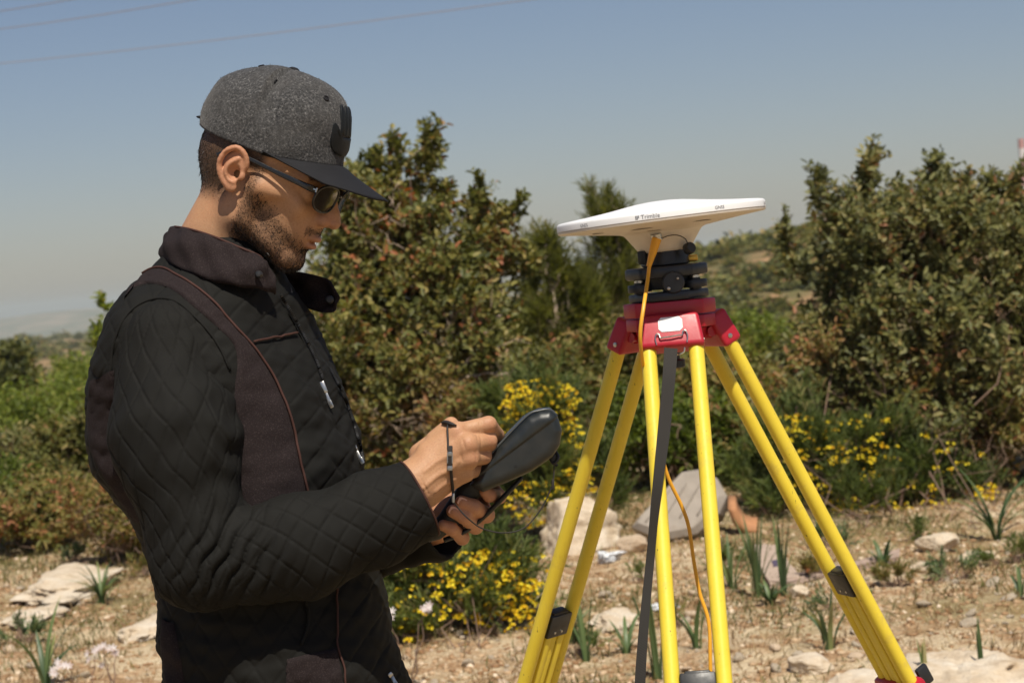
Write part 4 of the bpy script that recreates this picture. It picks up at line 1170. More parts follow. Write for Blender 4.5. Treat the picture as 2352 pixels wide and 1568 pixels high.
# ------------------------------------------------------------------ far scrub on the hillside and plain: each its own object
def farshrub_mesh(seed, mat, nl=240):
    r = np.random.default_rng(seed)
    d = rdir(nl, r); d[:, 2] = np.abs(d[:, 2]) * 1.0
    lump = 1 + .3 * np.sin(d @ r.normal(size=3) * 4 + 1) + .18 * np.sin(d @ r.normal(size=3) * 8)
    P = d * (r.random(nl) ** .35 * lump)[:, None] * np.array([1, 1, .85])
    V, F = leafgeo(P, d + r.normal(size=(nl, 3)) * .7, rdir(nl, r) + [0, -.3, .6], .34 * r.uniform(.6, 1.3, nl), .24, .2)
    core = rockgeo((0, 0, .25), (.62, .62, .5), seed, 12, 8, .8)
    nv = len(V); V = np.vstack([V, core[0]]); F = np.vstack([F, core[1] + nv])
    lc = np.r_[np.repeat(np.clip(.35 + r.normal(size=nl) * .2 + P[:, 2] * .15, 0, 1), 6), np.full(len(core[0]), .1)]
    o = mk('far_shrub', V, F, mat, smooth=False, attrs={'lc': lc}); m_ = o.data; bpy.data.objects.remove(o); return m_
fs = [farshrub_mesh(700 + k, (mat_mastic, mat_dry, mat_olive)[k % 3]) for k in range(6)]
r = np.random.default_rng(808)
def scatter(n_, fx, name, label, cat, group, smin_, smax_, zs=(.6, 1.0)):
    for q in range(n_):
        x, y = fx()
        o = bpy.data.objects.new(name, fs[r.integers(6)]); col.objects.link(o)
        s = smin_ + (smax_ - smin_) * r.random() ** 1.7
        o.location = (x, y, float(H(x, y)) - .1 * s); o.scale = (s * r.uniform(.8, 1.4), s * r.uniform(.8, 1.3), s * r.uniform(*zs)); o.rotation_euler = (0, 0, r.uniform(0, 6.28))
        tag(o, label, cat, group)
def f_hill():
    y = r.uniform(92, 250); px = r.uniform(1560, 1960); return (px - 1176) / FPX * y, y
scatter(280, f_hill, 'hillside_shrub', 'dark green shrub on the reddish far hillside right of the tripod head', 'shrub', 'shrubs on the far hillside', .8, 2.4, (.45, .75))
def f_valley():
    y = r.uniform(30, 90); px = r.uniform(1180, 1900); return (px - 1176) / FPX * y, y
scatter(70, f_valley, 'valley_shrub', 'green shrub in the hollow behind the tripod', 'shrub', 'shrubs in the hollow behind the tripod', .7, 1.6)
def f_left():
    y = r.uniform(36, 95); px = r.uniform(-60, 330); return (px - 1176) / FPX * y, y
scatter(46, f_left, 'plain_shrub', 'green shrub on the plain behind the left brush', 'shrub', 'shrubs on the plain left of the man', .8, 1.8)
def f_line():
    y = r.uniform(300, 760); px = r.uniform(-80, 300); return (px - 1176) / FPX * y, y
scatter(120, f_line, 'plain_tree', 'hazy far tree on the plain left of the shoulder', 'tree', 'far trees on the plain', .9, 2.5, (.7, 1.1))

# ------------------------------------------------------------------ overhead cables and mast
m_wire = M('cable_sheath', (.30, .27, .27), .6)
for (x0, y0), (x1, y1), lab in (((-300, 176), (1215, 0), 'lowest and longest of the three overhead cables crossing the sky'), ((-300, 98), (440, 0), 'middle overhead cable at the top left'), ((-300, 52), (160, 0), 'topmost overhead cable cutting the top left corner')):
    sl_ = (y1 - y0) / (x1 - x0)
    P = []
    for t in np.linspace(-.6, 1.6, 60):
        x = x0 + (x1 - x0) * t
        P.append(at(x, y0 + (x - x0) * sl_ + 9 * math.sin(t * 3.14), 34 - 6 * t))
    g = G(); g.tube(np.array(P), .007, 8, cap=False); o = g.out('overhead_cable', m_wire, None, base=P[20]); tag(o, lab, 'cable', 'overhead cables')
mb = at(2362, 540, 300); mb[2] = float(H(mb[0], mb[1]))
mast = thing('radio_mast', mb, 'red and white banded mast far off at the right edge', 'mast')
mw, mr_ = M('mast_white', (.66, .62, .60), .6), M('mast_red', (.48, .26, .24), .6)
ztop = at(2362, 318, 300)[2]; nb_ = 9; hh = (ztop - mb[2]) / nb_
for k in range(nb_):
    g = G(); g.lathe([(.5, 0), (.5, hh)], mb + [0, 0, k * hh], n=12); g.out('mast_section', mw if k % 2 else mr_, mast)
# ------------------------------------------------------------------ the man
DM = 2.74                                        # distance of his middle from the camera
foot_c = at(640, 1500, DM); PB = np.array([foot_c[0], foot_c[1], float(H(foot_c[0], foot_c[1]))])
person = thing('person', PB, 'person in black quilted jacket, grey cap and glasses looking down at a handheld controller', 'person')
def unit(v): v = np.asarray(v, float); return v / np.linalg.norm(v)

# ---- skin
mt, n, b = nodes('skin')
hb = attr(n, 'hair'); pk = attr(n, 'pink')
f = noise(n, 60, 5, .6); f2 = noise(n, 420, 3, .6)
c = mixrgb(n, f, (.42, .228, .118), (.525, .298, .165))
c = mixrgb(n, ramp(n, f2, [(.42, 0.0), (.72, .45)]), c, (.33, .15, .078))
c = mixrgb(n, ramp(n, noise(n, 22, 4, .6), [(.45, 0.0), (.7, .3)]), c, (.40, .18, .10))
c = mixrgb(n, pk, c, (.42, .135, .09))
hn = n.nodes.new('ShaderNodeMath'); hn.operation = 'MULTIPLY'; n.links.new(hb, hn.inputs[0])
n.links.new(ramp(n, noise(n, 500, 3, .7), [(.25, .72), (.6, 1.0)]), hn.inputs[1])
c = mixrgb(n, hn.outputs[0], c, (.028, .018, .013))
n.links.new(c, b.inputs['Base Color'])
b.inputs['Roughness'].default_value = .55; b.inputs['Specular IOR Level'].default_value = .35
b.inputs['Subsurface Weight'].default_value = .05
b.inputs['Subsurface Radius'].default_value = (1, .35, .2); b.inputs['Subsurface Scale'].default_value = .004
bump(n, b, f2, .45, .0007)
m_skin = mt
m_hair = M('dark_hair', (.016, .011, .009), .5, .3, 80)
m_black_cloth = None

def cloth(name, c, bs=900, bk=.5, speck=None, rough=.8, sheen=.0):
    mt, n, b = nodes(name)
    f = noise(n, 18, 5, .6); f2 = noise(n, bs, 2, .6)
    c = np.array(c)
    o = mixrgb(n, f, c * .8, c * 1.25)
    if speck is not None: o = mixrgb(n, ramp(n, noise(n, 650, 2, .7), [(.52, 0.0), (.68, speck[3])]), o, speck[:3])
    n.links.new(o, b.inputs['Base Color']); b.inputs['Roughness'].default_value = rough; b.inputs['Specular IOR Level'].default_value = .16
    b.inputs['Sheen Weight'].default_value = sheen
    bump(n, b, f2, bk, .0006)
    return mt
m_jk = cloth('black_quilted_nylon', (.0092, .0090, .0078), 700, .35, rough=.8)
m_maroon = cloth('maroon_felt_trim', (.0165, .0115, .0118), 600, .6, (.06, .046, .044, .55), rough=.9)
m_pipe = cloth('rust_piping', (.060, .028, .022), 900, .3, rough=.7)
m_shirt = cloth('grey_shirt', (.30, .30, .31))
m_trous = cloth('dark_trousers', (.02, .022, .03))

# ---- head frame (millimetres; x forward, y to his right = toward camera, z up)
YAW, HP = math.radians(15), math.radians(23)
lat = unit(-FW * math.cos(YAW) - RT * math.sin(YAW)); fwd0 = unit(RT * math.cos(YAW) - FW * math.sin(YAW))
hf = fwd0 * math.cos(HP) - UP * math.sin(HP); hu = UP * math.cos(HP) + fwd0 * math.sin(HP)
HO = at(557, 405, DM - .072) - lat * .075
def h2w(P): P = np.asarray(P, float) * .001; return HO + P[..., 0:1] * hf + P[..., 1:2] * lat + P[..., 2:3] * hu
def w2h(P): q = (np.asarray(P) - HO) * 1000; return np.stack([q @ hf, q @ lat, q @ hu], -1)

HXS = spline([(-1, 74, 6, 3.6), (2, 78, 18, 3.6), (-5, 82, 31, 3.8), (-18, 86, 36.5, 4), (-30, 88, 29, 4.1), (-36, 89, 13, 4), (-33, 87, -3, 3.8), (-24, 84, -15, 3.8), (-13, 81, -22, 4.4)], 21)
AHS = spline([(-12, 84, 22, 3.2), (-21, 86, 10, 3.6), (-22, 86, -2, 3.5), (-14, 84.5, -10, 3.5), (-7, 83, -13, 3.4)], 11)
def head_sdf(p0):
    p = p0.copy(); ys = p[:, 1].copy(); p[:, 1] = np.abs(p[:, 1])
    d = ell(p, (-4, 0, 47), (95, 73, 84))
    d = smin(d, ell(p, (-42, 0, 18), (58, 62, 58)), 20)
    d = smin(d, ell(p, (44, 0, -18), (51, 58, 66)), 28)                  # face block
    d = smin(d, cap(p, (10, 49, -52), (74, 17, -84), 15, 15), 22)        # jaw line
    d = smin(d, cap(p, (14, 56, -10), (11, 51, -54), 13, 13), 18)
    d = smin(d, ell(p, (78, 0, -84), (18, 19, 15)), 16)                  # chin
    d = smin(d, cap(p, (25, 60, -6), (70, 42, -14), 9, 13), 18)          # cheekbone
    d = smin(d, cap(p, (88, 8, 33), (74, 46, 30), 10, 9), 14)            # brow
    d = smin(d, ell(p, (78, 0, -38), (25, 32, 34)), 14)                  # muzzle
    d = smax(d, -ell(p, (94, 33, 13), (15, 17, 12)), 9)                  # eye hollow
    d = smin(d, sph(p, (79, 32, 13), 13.2), 4)                           # eyeball and lid
    d = smax(d, -cap(p, (92.5, 24, 9), (90, 42, 9), 1.0, 1.0), 2)
    d = smax(d, -ell(p, (60, 60, -38), (26, 10, 24)), 22)                # hollow of the cheek
    n_ = cap(p, (95, 0, 26), (113, 0, -6), 6.5, 8.5)                     # nose
    n_ = smin(n_, cap(p, (113, 0, -6), (118, 0, -15), 8.5, 9.2), 5)
    n_ = smin(n_, ell(p, (106, 11, -19), (9, 7, 7)), 6)
    n_ = smin(n_, cap(p, (100, 5, 0), (104, 10, -14), 6, 7), 8)
    d = smin(d, n_, 7)
    d = smax(d, -ell(p, (109, 7, -27), (5.5, 3.6, 4)), 3)                # nostril
    d = smin(d, ell(p, (100, 0, -45.5), (8, 16, 5)), 5)                  # lips
    d = smin(d, ell(p, (101, 3.5, -44.8), (6.5, 8, 4)), 3)
    d = smin(d, ell(p, (98, 0, -57), (8.5, 13, 5.5)), 5)
    d = smax(d, -ell(p, (106, 0, -51), (10, 22, 1.4)), 2.5)
    d = smax(d, -ell(p, (101, 0, -69), (8, 15, 5)), 9)                   # below the lip
    d = smax(d, -ell(p, (109, 0, -36), (3.5, 3.5, 7)), 3)
    # neck
    d = smin(d, cap(p, (-20, 0, -20), (-34, 0, -158), 52, 57), 24)
    d = smin(d, cap(p, (-12, 46, -40), (12, 20, -140), 12, 11), 18)
    d = smin(d, ell(p, (14, 0, -112), (14, 11, 14)), 14)
    # ears
    p_all = p; ec = np.array([-6.0, 76, 2]); p = ec + (p - ec) / .9
    e = ell(p, (-17, 79, 6), (18, 5.5, 28))
    hx = [(-1, 74, 6), (2, 78, 18), (-5, 82, 31), (-18, 86, 36.5), (-30, 88, 29), (-36, 89, 13), (-33, 87, -3), (-24, 84, -15), (-13, 81, -22)]
    e = smin(e, chain(p, HXS[:, :3], HXS[:, 3], 2.5), 4)
    e = smin(e, ell(p, (-8, 80, -21), (9, 5, 8.5)), 5)
    e = smax(e, -chain(p, [(-3, 91, 15), (-16, 93, 28), (-27, 94, 20), (-29, 94, 4), (-22, 92, -8)], [5, 6, 5.5, 5, 3.5], 3), 3)
    e = smin(e, chain(p, AHS[:, :3], AHS[:, 3], 2.5), 4)
    e = smax(e, -ell(p, (-10, 87, 1), (9, 12, 11.5)), 4)
    e = smin(e, ell(p, (1.5, 77.5, -1), (4.5, 5, 6.5)), 4)
    e = smax(e, -ell(p, (-6, 78, -1), (3.5, 6, 4)), 3)
    d = smin(d, e * .9, 5)
    return d
V, F = iso(head_sdf, (-118, -98, -178), (136, 98, 140), 1.7, 4)
x, y, z = V.T
ya = np.abs(y)
# beard and hair cover: where hair grows
nz = .5 + .5 * np.sin(x * .31 + 1.3 * np.sin(z * .23)) * np.sin(z * .27 + y * .19)
jaw = sst(-26, -52, z + .35 * (x - 30) * (x < 60)) * sst(-6, 8, x)           # lower face
jaw = sst(6, -24, z + 40 - np.clip((78 - x) * .62, -10, 44)) * sst(2, 14, x)
side = sst(0, 10, x) * sst(30, 16, x) * sst(-62, -20, z) * sst(34, 14, z) * (ya > 40)
mous = np.exp(-((z + 37) / 5.5) ** 2) * (ya < 27) * (x > 80) * 1.0
under = sst(-96, -70, z) * 0
beard = np.maximum.reduce([jaw * .95, side * .85, mous * .9])
beard *= sst(-128, -92, z + .25 * x)                                            # fades out down the throat
beard *= 1 - .9 * np.exp(-((z + 57) / 4.5) ** 2 - (y / 14) ** 2 - ((x - 102) / 12) ** 2)
lipm = (np.exp(-((z + 46) / 4) ** 2) + np.exp(-((z + 57.5) / 4.6) ** 2)) * np.exp(-(y / 15) ** 4) * sst(94, 100, x)
beard *= 1 - np.clip(lipm, 0, 1)
hairm = sst(-58, -20, z - .10 * (x + 30)) * sst(-8, -26, x - .12 * (z - 20) - 4)
hairm = np.maximum(hairm, sst(6, 20, z) * sst(20, 6, x - .2 * z))
ear = (ya > 74.5) & (x > -42) & (x < 8) & (z > -34) & (z < 44)
hairm[ear] = 0; beard[ear] = 0
brow = np.exp(-((z - 34) / 4.5) ** 2) * (ya > 8) * (ya < 52) * (x > 70)
hv = np.clip(np.maximum.reduce([beard * (.50 + .28 * nz), hairm * .95, brow * .8]), 0, 1)
pink = np.clip(lipm * .42 + ear * .28 + .25 * np.exp(-((x - 117) / 14) ** 2 - ((z + 16) / 12) ** 2), 0, 1)
HV, HF = h2w(V), F
nrm_h = vnormals(HV, HF)

# ---- sleeves/arm joints in the picture, with distance
def A3(px, py, d): return at(px, py, d)
# right hand: back of the hand to the camera, fingers curled toward the controller
mm = .001
def hand_sdf(p):
    W0, W1 = at(905, 1150, 2.605), at(955, 1112, 2.595)
    MC = {'i': at(1050, 992, 2.598), 'm': at(1075, 1020, 2.585), 'r': at(1078, 1052, 2.588), 'p': at(1068, 1085, 2.600)}
    PI = {'i': at(1122, 974, 2.608), 'm': at(1123, 1012, 2.612), 'r': at(1112, 1048, 2.618), 'p': at(1094, 1080, 2.626)}
    DI = {'i': at(1142, 998, 2.640), 'm': at(1128, 1034, 2.645), 'r': at(1108, 1062, 2.645), 'p': at(1085, 1090, 2.646)}
    TI = {'i': at(1148, 1008, 2.662), 'm': at(1112, 1046, 2.664), 'r': at(1090, 1068, 2.66), 'p': at(1068, 1092, 2.655)}
    R = {'i': (11.5, 10.8, 9.2, 7.6), 'm': (11.8, 10.8, 9.2, 7.8), 'r': (11.2, 10.2, 8.8, 7.4), 'p': (10.4, 9.0, 7.8, 6.6)}
    d = cap(p, W0, W1, .031, .030)
    pal = None
    roots = {'i': at(985, 1040, 2.600), 'm': at(985, 1070, 2.592), 'r': at(985, 1098, 2.594), 'p': at(985, 1128, 2.602)}
    for k in 'imrp':
        q = cap(p, roots[k], MC[k], .0175 if k != 'p' else .0165, R[k][0] * mm * 1.12)
        pal = q if pal is None else smin(pal, q, .012)
    pal = smin(pal, cap(p, at(985, 1085, 2.615), at(1040, 1050, 2.615), .020, .018), .015)
    d = smin(d, cap(p, W1, at(990, 1085, 2.600), .029, .024), .02)
    d = smin(d, pal, .014)
    # thumb, on the far and upper side, running along the index finger to the stylus
    th = [at(968, 1045, 2.628), at(1030, 990, 2.648), at(1085, 1000, 2.662), at(1130, 1008, 2.668)]
    d = smin(d, chain(p, th, [.017, .0128, .0108, .0085], .006), .012)
    d = smin(d, cap(p, at(1000, 1010, 2.612), at(1036, 975, 2.612), .013, .0105), .008)
    for k in 'imrp':
        f_ = chain(p, [MC[k], PI[k], DI[k], TI[k]], [R[k][0] * mm, R[k][1] * mm, R[k][2] * mm, R[k][3] * mm], .0022)
        d = smin(d, f_, .0036)
        d = smin(d, sph(p, MC[k] - FW * .004, R[k][0] * mm * 1.02), .007)        # knuckle
    # tendon along the back of the hand
    for k, a in (('m', .0016), ('r', .0013), ('i', .0012)):
        d = smin(d, cap(p, at(980, 1100, 2.578) + FW * .007, MC[k] - FW * .0075, .003, .0035), .010)
    for P_, r_ in VEINS: d = smin(d, chain(p, P_, [r_] * len(P_), .001), .0045)
    for a_, b_ in CREASE: d = smax(d, -cap(p, a_, b_, .0007, .0007), .0016)
    return d
VEINS, CREASE = [], []
c = at(1040, 1050, 2.62)
V, F = iso(hand_sdf, c - .13, c + .13, .0017, 4)
hbv = BVHTree.FromPolygons([Vector(v) for v in V], [tuple(map(int, f)) for f in F])
def onhand(x_, y_, off):
    h_, n_, i_, d_ = hbv.ray_cast(Vector(CAM), Vector(ray(x_, y_)))
    return np.array(h_) + FW * off if h_ is not None else at(x_, y_, 2.6)
for q in (((962, 1128), (985, 1108), (1008, 1090), (1034, 1078), (1052, 1060)), ((975, 1082), (1000, 1062), (1030, 1046)), ((1000, 1128), (1020, 1112), (1044, 1100))):
    VEINS.append((spline([onhand(*t, .0008) for t in q], 12), .0016))
for a_, b_ in (((1100, 958), (1104, 990)), ((1107, 957), (1111, 989)), ((1096, 999), (1100, 1024)), ((1103, 1000), (1107, 1024)), ((1092, 1036), (1096, 1056)), ((1062, 1008), (1068, 1030)), ((1058, 1042), (1062, 1060)), ((962, 1090), (985, 1135)), ((955, 1092), (976, 1140))):
    P_ = [onhand(*(np.array(a_) * (1 - t) + np.array(b_) * t), -.0001) for t in np.linspace(0, 1, 5)]
    for k in range(4): CREASE.append((P_[k], P_[k + 1]))
V, F = iso(hand_sdf, c - .13, c + .13, .0015, 4)
hw_V, hw_F = V, F
# left hand, seen under the controller: fingertips wrapped round the grip
def lhand_sdf(p):
    d = cap(p, at(930, 1225, 2.78), at(1000, 1195, 2.755), .030, .028)
    d = smin(d, cap(p, at(1000, 1195, 2.755), at(1085, 1150, 2.735), .026, .024), .02)
    tips = [((1128, 1118, 2.712), (1146, 1140, 2.690), (1124, 1136, 2.657), (1114, 1128, 2.652)),
            ((1100, 1150, 2.712), (1118, 1182, 2.685), (1088, 1163, 2.648), (1060, 1152, 2.641)),
            ((1070, 1175, 2.712), (1092, 1208, 2.685), (1066, 1185, 2.646), (1040, 1173, 2.640)),
            ((1040, 1200, 2.712), (1062, 1235, 2.685), (1036, 1212, 2.652), (1018, 1206, 2.648))]
    for q, s in zip(tips, (.92, 1.0, 1.0, .88)):
        d = smin(d, chain(p, [at(*t) for t in q], [.0112 * s, .0106 * s, .0102 * s, .0088 * s], .003), .0035)
    th = [at(1015, 1180, 2.73), at(1060, 1120, 2.735), at(1095, 1080, 2.73)]
    d = smin(d, chain(p, th, [.017, .012, .010], .005), .01)
    return d
c = at(1040, 1180, 2.68)
V, F = iso(lhand_sdf, c - .13, c + .13, .002, 4)
lh_V, lh_F = V, F
# hidden body under the clothes: trunk, arms and legs
def body_sdf(p):
    sR, sL = at(390, 790, 2.60), at(470, 770, 2.92)
    eR, eL = at(445, 1275, 2.545), at(520, 1290, 2.90)
    d = ell(p, at(470, 900, DM), (.10, .13, .15))
    d = smin(d, cap(p, at(490, 860, DM), at(610, 1400, DM), .10, .11), .05)
    d = smin(d, cap(p, sR, eR, .05, .042), .04); d = smin(d, cap(p, eR, at(930, 1145, 2.605), .041, .030), .02)
    d = smin(d, cap(p, sL, eL, .05, .042), .04); d = smin(d, cap(p, eL, at(930, 1225, 2.78), .041, .029), .02)
    d = smin(d, cap(p, at(490, 570, DM), at(500, 800, DM), .045, .055), .03)
    for s in (-1, 1):
        hpj = at(635, 1540, DM) + lat * .085 * s; ft = np.array([PB[0] + .0 + lat[0] * .11 * s, PB[1] + lat[1] * .11 * s, PB[2] + .09])
        kn = (hpj + ft) / 2 + fwd0 * .02
        d = smin(d, cap(p, hpj, kn, .085, .056), .04); d = smin(d, cap(p, kn, ft, .055, .037), .03)
        d = smin(d, cap(p, ft, ft + fwd0 * .14 - np.array([0, 0, .05]), .035, .03), .03)
    return d
lo = np.array([at(430, 0, DM)[0] - .35, PB[1] - .35, PB[2] - .01]); hi = np.array([PB[0] + .45, PB[1] + .35, 1.55])
bV, bF = iso(body_sdf, lo, hi, .014, 2)
# hide the trunk inside the jacket by stopping it short of the neck opening
parts_V = [HV, hw_V, lh_V, bV]; parts_F = [HF, hw_F, lh_F, bF]
Vall = np.vstack(parts_V); o_ = 0; Fall = []
for v, f in zip(parts_V, parts_F): Fall.append(f + o_); o_ += len(v)
nh = len(HV); rest = len(Vall) - nh
hw_n = vnormals(hw_V, hw_F)
pk_h = np.zeros(rest)
for q in ((1050, 992, 2.585), (1082, 1022, 2.575), (1085, 1052, 2.577), (1125, 974, 2.60), (1126, 1012, 2.602), (1115, 1048, 2.606)):
    pk_h[:len(hw_V)] += .22 * np.exp(-(np.linalg.norm(hw_V - at(*q), axis=1) / .009) ** 2)
pk_h[len(hw_V):len(hw_V) + len(lh_V)] = .25
body = mk('body', Vall, np.vstack(Fall), m_skin, person, attrs={'hair': np.r_[hv, np.zeros(rest)], 'pink': np.r_[pink, np.clip(pk_h, 0, .6)]})
# fingernails of the left hand
m_nail = M('fingernail', (.62, .36, .28), .3, .05)
for (tp, pr) in (((1058, 1150, 2.6335), (1082, 1160, 2.637)), ((1038, 1171, 2.6325), (1062, 1182, 2.636))):
    a, e = at(*tp), at(*pr); dd_ = unit(a - e); sd = unit(np.cross(dd_, -FW)); 
    g = G(); V = []
    for i in range(5):
        for j in range(5):
            u, v = (i / 4 - .5) * .011, (j / 4 - .5) * .0105 * (1 - .25 * (i == 4) - .12 * (i == 0))
            V.append(a - dd_ * .002 + dd_ * u + sd * v - FW * (.0006 - 26 * v * v))
    g.add(V, [[i * 5 + j, i * 5 + j + 1, i * 5 + j + 6, i * 5 + j + 5] for i in range(4) for j in range(4)])
    g.out('fingernail', m_nail, body, fix=False)
# hair and beard strands
def grow(name, mask, n_, L, W, flow, lift):
    P, i = sample_faces(HV, HF, n_, mask)
    N = nrm_h[HF[i][:, 0]]
    D = N * lift + flow + rng.normal(size=(n_, 3)) * .22
    D /= np.linalg.norm(D, axis=1)[:, None]
    Vs, Fs = strands(P - N * .0004, D, L * rng.uniform(.6, 1.2, n_), W)
    o = mk(name, Vs, Fs, m_hair, person, smooth=False); o['kind'] = 'stuff'
grow('hair', hairm ** 1.5, 16000, .0065, .0007, -hu * .55 - hf * .25, .7)
grow('beard', beard ** 1.3, 15000, .0065, .0007, -hu * .6 + hf * .15, .6)
grow('eyebrows', brow ** 2, 900, .008, .0007, -hf * .4 + lat * .25, .4)

# ---- cap, worn tipped a little back on the head: its own frame
CP = math.radians(15)
cf_, cu_ = fwd0 * math.cos(CP) - UP * math.sin(CP), UP * math.cos(CP) + fwd0 * math.sin(CP)
def c2w(P): P = np.asarray(P, float) * .001; return HO + P[..., 0:1] * cf_ + P[..., 1:2] * lat + P[..., 2:3] * cu_
mt, n, b = nodes('grey_tweed')
tcv = n.nodes.new('ShaderNodeTexCoord').outputs['Object']
f1 = noise(n, 330, 3, .75, vec=tcv); f2 = noise(n, 95, 4, .6, vec=tcv)
c = ramp(n, f1, [(.34, (.016, .016, .017)), (.46, (.048, .048, .049)), (.57, (.088, .087, .087)), (.70, (.22, .215, .21))])
c = mixrgb(n, ramp(n, f2, [(.40, 0.0), (.62, .6)]), c, (.034, .034, .035))
c = mixrgb(n, ramp(n, noise(n, 24, 4, .6, vec=tcv), [(.42, 0.0), (.66, .45)]), c, (.07, .067, .064))
n.links.new(c, b.inputs['Base Color']); b.inputs['Roughness'].default_value = 1; b.inputs['Specular IOR Level'].default_value = .1; b.inputs['Sheen Weight'].default_value = .15
bump(n, b, f1, .8, .0015)
m_tweed = mt
m_brim = cloth('black_brim_cloth', (.016, .016, .018), 700, .4, rough=.75)
m_emb = cloth('black_embroidery', (.012, .014, .016), 300, .6, rough=.5)
def brimz(X, Y):
    zc = 45 - .40 * (X - 103); ze = 35.5 - .215 * (X - 39)
    k = min(1.0, abs(Y) / 76) ** 1.7
    return zc * (1 - k) + ze * k
def capbase(phi):
    """rim of the cap (mm, head frame): phi 0 = front, 90 = his right"""
    cx, sx = math.cos(phi), math.sin(phi)
    rx = 104 if cx > 0 else 105
    X, Y = rx * math.copysign(abs(cx) ** .92, cx) - 1, 80 * sx
    Zb = 39.5 - .085 * (X + 25) + 8 * max(0, -cx) ** 2
    k = float(sst(20, 55, X)); Zb = Zb * (1 - k) + brimz(X, Y) * k
    return np.array([X, Y, Zb])
APEX = np.array([4.0, 0, 158.0])
def cappt(phi, t):
    """t 0 at the rim, 1 at the button"""
    Bp = capbase(phi); cx = math.cos(phi)
    flat_ = .62 if cx > 0 else .5
    a = t * math.pi / 2
    # front panels stand up straight before folding over; the back is rounder
    k = 2.0 + 1.6 * max(0, cx) ** 2 + .35 * max(0, -cx)
    rr = max(0.0, 1 - t ** (k * 1.15)) ** (1 / (1.9 + .35 * max(0, cx)))
    wb = float(sst(.25, -.35, cx)); rr = rr * (1 - wb) + max(0.0, math.cos(a)) ** .80 * wb
    zz = Bp[2] + (APEX[2] - Bp[2]) * (t ** .93 if cx > 0 else math.sin(a) ** .96)
    X = APEX[0] + (Bp[0] - APEX[0]) * rr; Y = Bp[1] * rr
    bulge = 3.5 * math.sin(math.pi * min(1, t * 1.3)) if cx < .2 else 0
    q = np.array([X - (4.0 * t * max(0, cx)) - bulge * max(0, -cx) * 2.2, Y * (1 + .03 * math.sin(math.pi * t)), zz])
    # dents and seams
    q[2] -= 3.0 * math.exp(-((t - .62) / .16) ** 2) * math.exp(-((math.degrees(abs(phi)) - 150) / 24) ** 2)
    w_ = .9 * math.sin(5 * phi + 9 * t) * math.sin(11 * t + 2 * phi) * (1 - t) + .8 * math.sin(3.1 * phi - 14 * t)
    return q + (q - np.array([0, 0, 60])) / 110 * w_
nphi, nt2 = 192, 60
Vc = []
for i in range(nt2):
    for j in range(nphi):
        phi = 2 * math.pi * j / nphi; t = min(.9995, (i / (nt2 - 1)))
        q = cappt(phi, t)
        sd = abs(((phi / (math.pi / 3)) + .5) % 1 - .5) * (math.pi / 3) * 100 * max(.05, (1 - t ** 2) ** .5)   # six panel seams
        q = q - (q - np.array([0, 0, 60])) / 115 * 1.3 * math.exp(-(sd / 1.6) ** 2)
        Vc.append(q)
Vc = np.array(Vc)
Fc = [[i * nphi + j, i * nphi + (j + 1) % nphi, (i + 1) * nphi + (j + 1) % nphi, (i + 1) * nphi + j] for i in range(nt2 - 1) for j in range(nphi)]
# inner band so that the rim has thickness
inn = Vc[:nphi] * np.array([.965, .955, 1]) ; inn2 = inn + np.array([0, 0, 26]) * 1.0; inn2[:, :2] *= .99
k0 = len(Vc); Vc = np.vstack([Vc, inn, inn2])
for j in range(nphi):
    j2 = (j + 1) % nphi
    Fc.append([j2, j, k0 + j, k0 + j2]); Fc.append([k0 + j2, k0 + j, k0 + nphi + j, k0 + nphi + j2])
capo = mk('cap', c2w(Vc), np.array(Fc), m_tweed, person)
cV_, cF_ = c2w(Vc[:k0]), np.array(Fc[:(nt2 - 1) * nphi]); cN_ = vnormals(cV_, cF_)
if ((cV_ - HO) * cN_).sum() < 0: cN_ = -cN_
P_, i_ = sample_faces(cV_, cF_, 5000); D_ = cN_[cF_[i_][:, 0]] * .55 + rng.normal(size=(5000, 3)) * .6; D_ /= np.linalg.norm(D_, axis=1)[:, None]
Vf_, Ff_ = strands(P_, D_, .0026 * rng.uniform(.4, 1.3, 5000), .0004)
mk('cap_fuzz', Vf_, Ff_, M('wool_fibre', (.075, .075, .075), .9, .5, 200), capo, smooth=False)['kind'] = 'stuff'
# brim
Vb = []; nb1, nb2 = 60, 16
for s in (0, 1):
    for j in range(nb2 + 1):
        u = j / nb2
        for i in range(nb1 + 1):
            phi = math.radians(-80 + 160 * i / nb1)
            r0 = capbase(phi)
            a_ = i / nb1 * 2 - 1
            tipx = 176 - 66 * abs(a_) ** 2.4; tipy = 80 * math.copysign(abs(a_) ** .80, a_)
            tip = np.array([max(tipx, r0[0]), tipy, 0])
            if abs(a_) > .995: tip = np.array([r0[0] + 2, r0[1], 0])
            q = r0 * (1 - u) + tip * u
            q[2] = brimz(q[0], q[1]) * min(1, u * 5) + r0[2] * (1 - min(1, u * 5)) + (-1.4 if s == 0 else 1.4)
            Vb.append(q)
nn_ = (nb1 + 1) * (nb2 + 1); Fb = []
for j in range(nb2):
    for i in range(nb1):
        a = j * (nb1 + 1) + i; q = [a, a + 1, a + nb1 + 2, a + nb1 + 1]
        Fb += [q, [x_ + nn_ for x_ in q[::-1]]]
for i in range(nb1):
    a = nb2 * (nb1 + 1) + i; Fb.append([a, a + 1, a + 1 + nn_, a + nn_])
    a = i; Fb.append([a + 1, a, a + nn_, a + 1 + nn_])
for j in range(nb2):
    for i in (0, nb1):
        a = j * (nb1 + 1) + i; e = (j + 1) * (nb1 + 1) + i; Fb.append([a, e, e + nn_, a + nn_])
mk('brim', c2w(np.array(Vb)), Fb, m_brim, capo)
g = G(); g.lathe([(.0, .0045), (.004, .0042), (.0075, .002), (.008, -.002)], c2w(APEX + [0, 0, -1.5]), cu_, 20); g.out('cap_button', m_brim, capo)
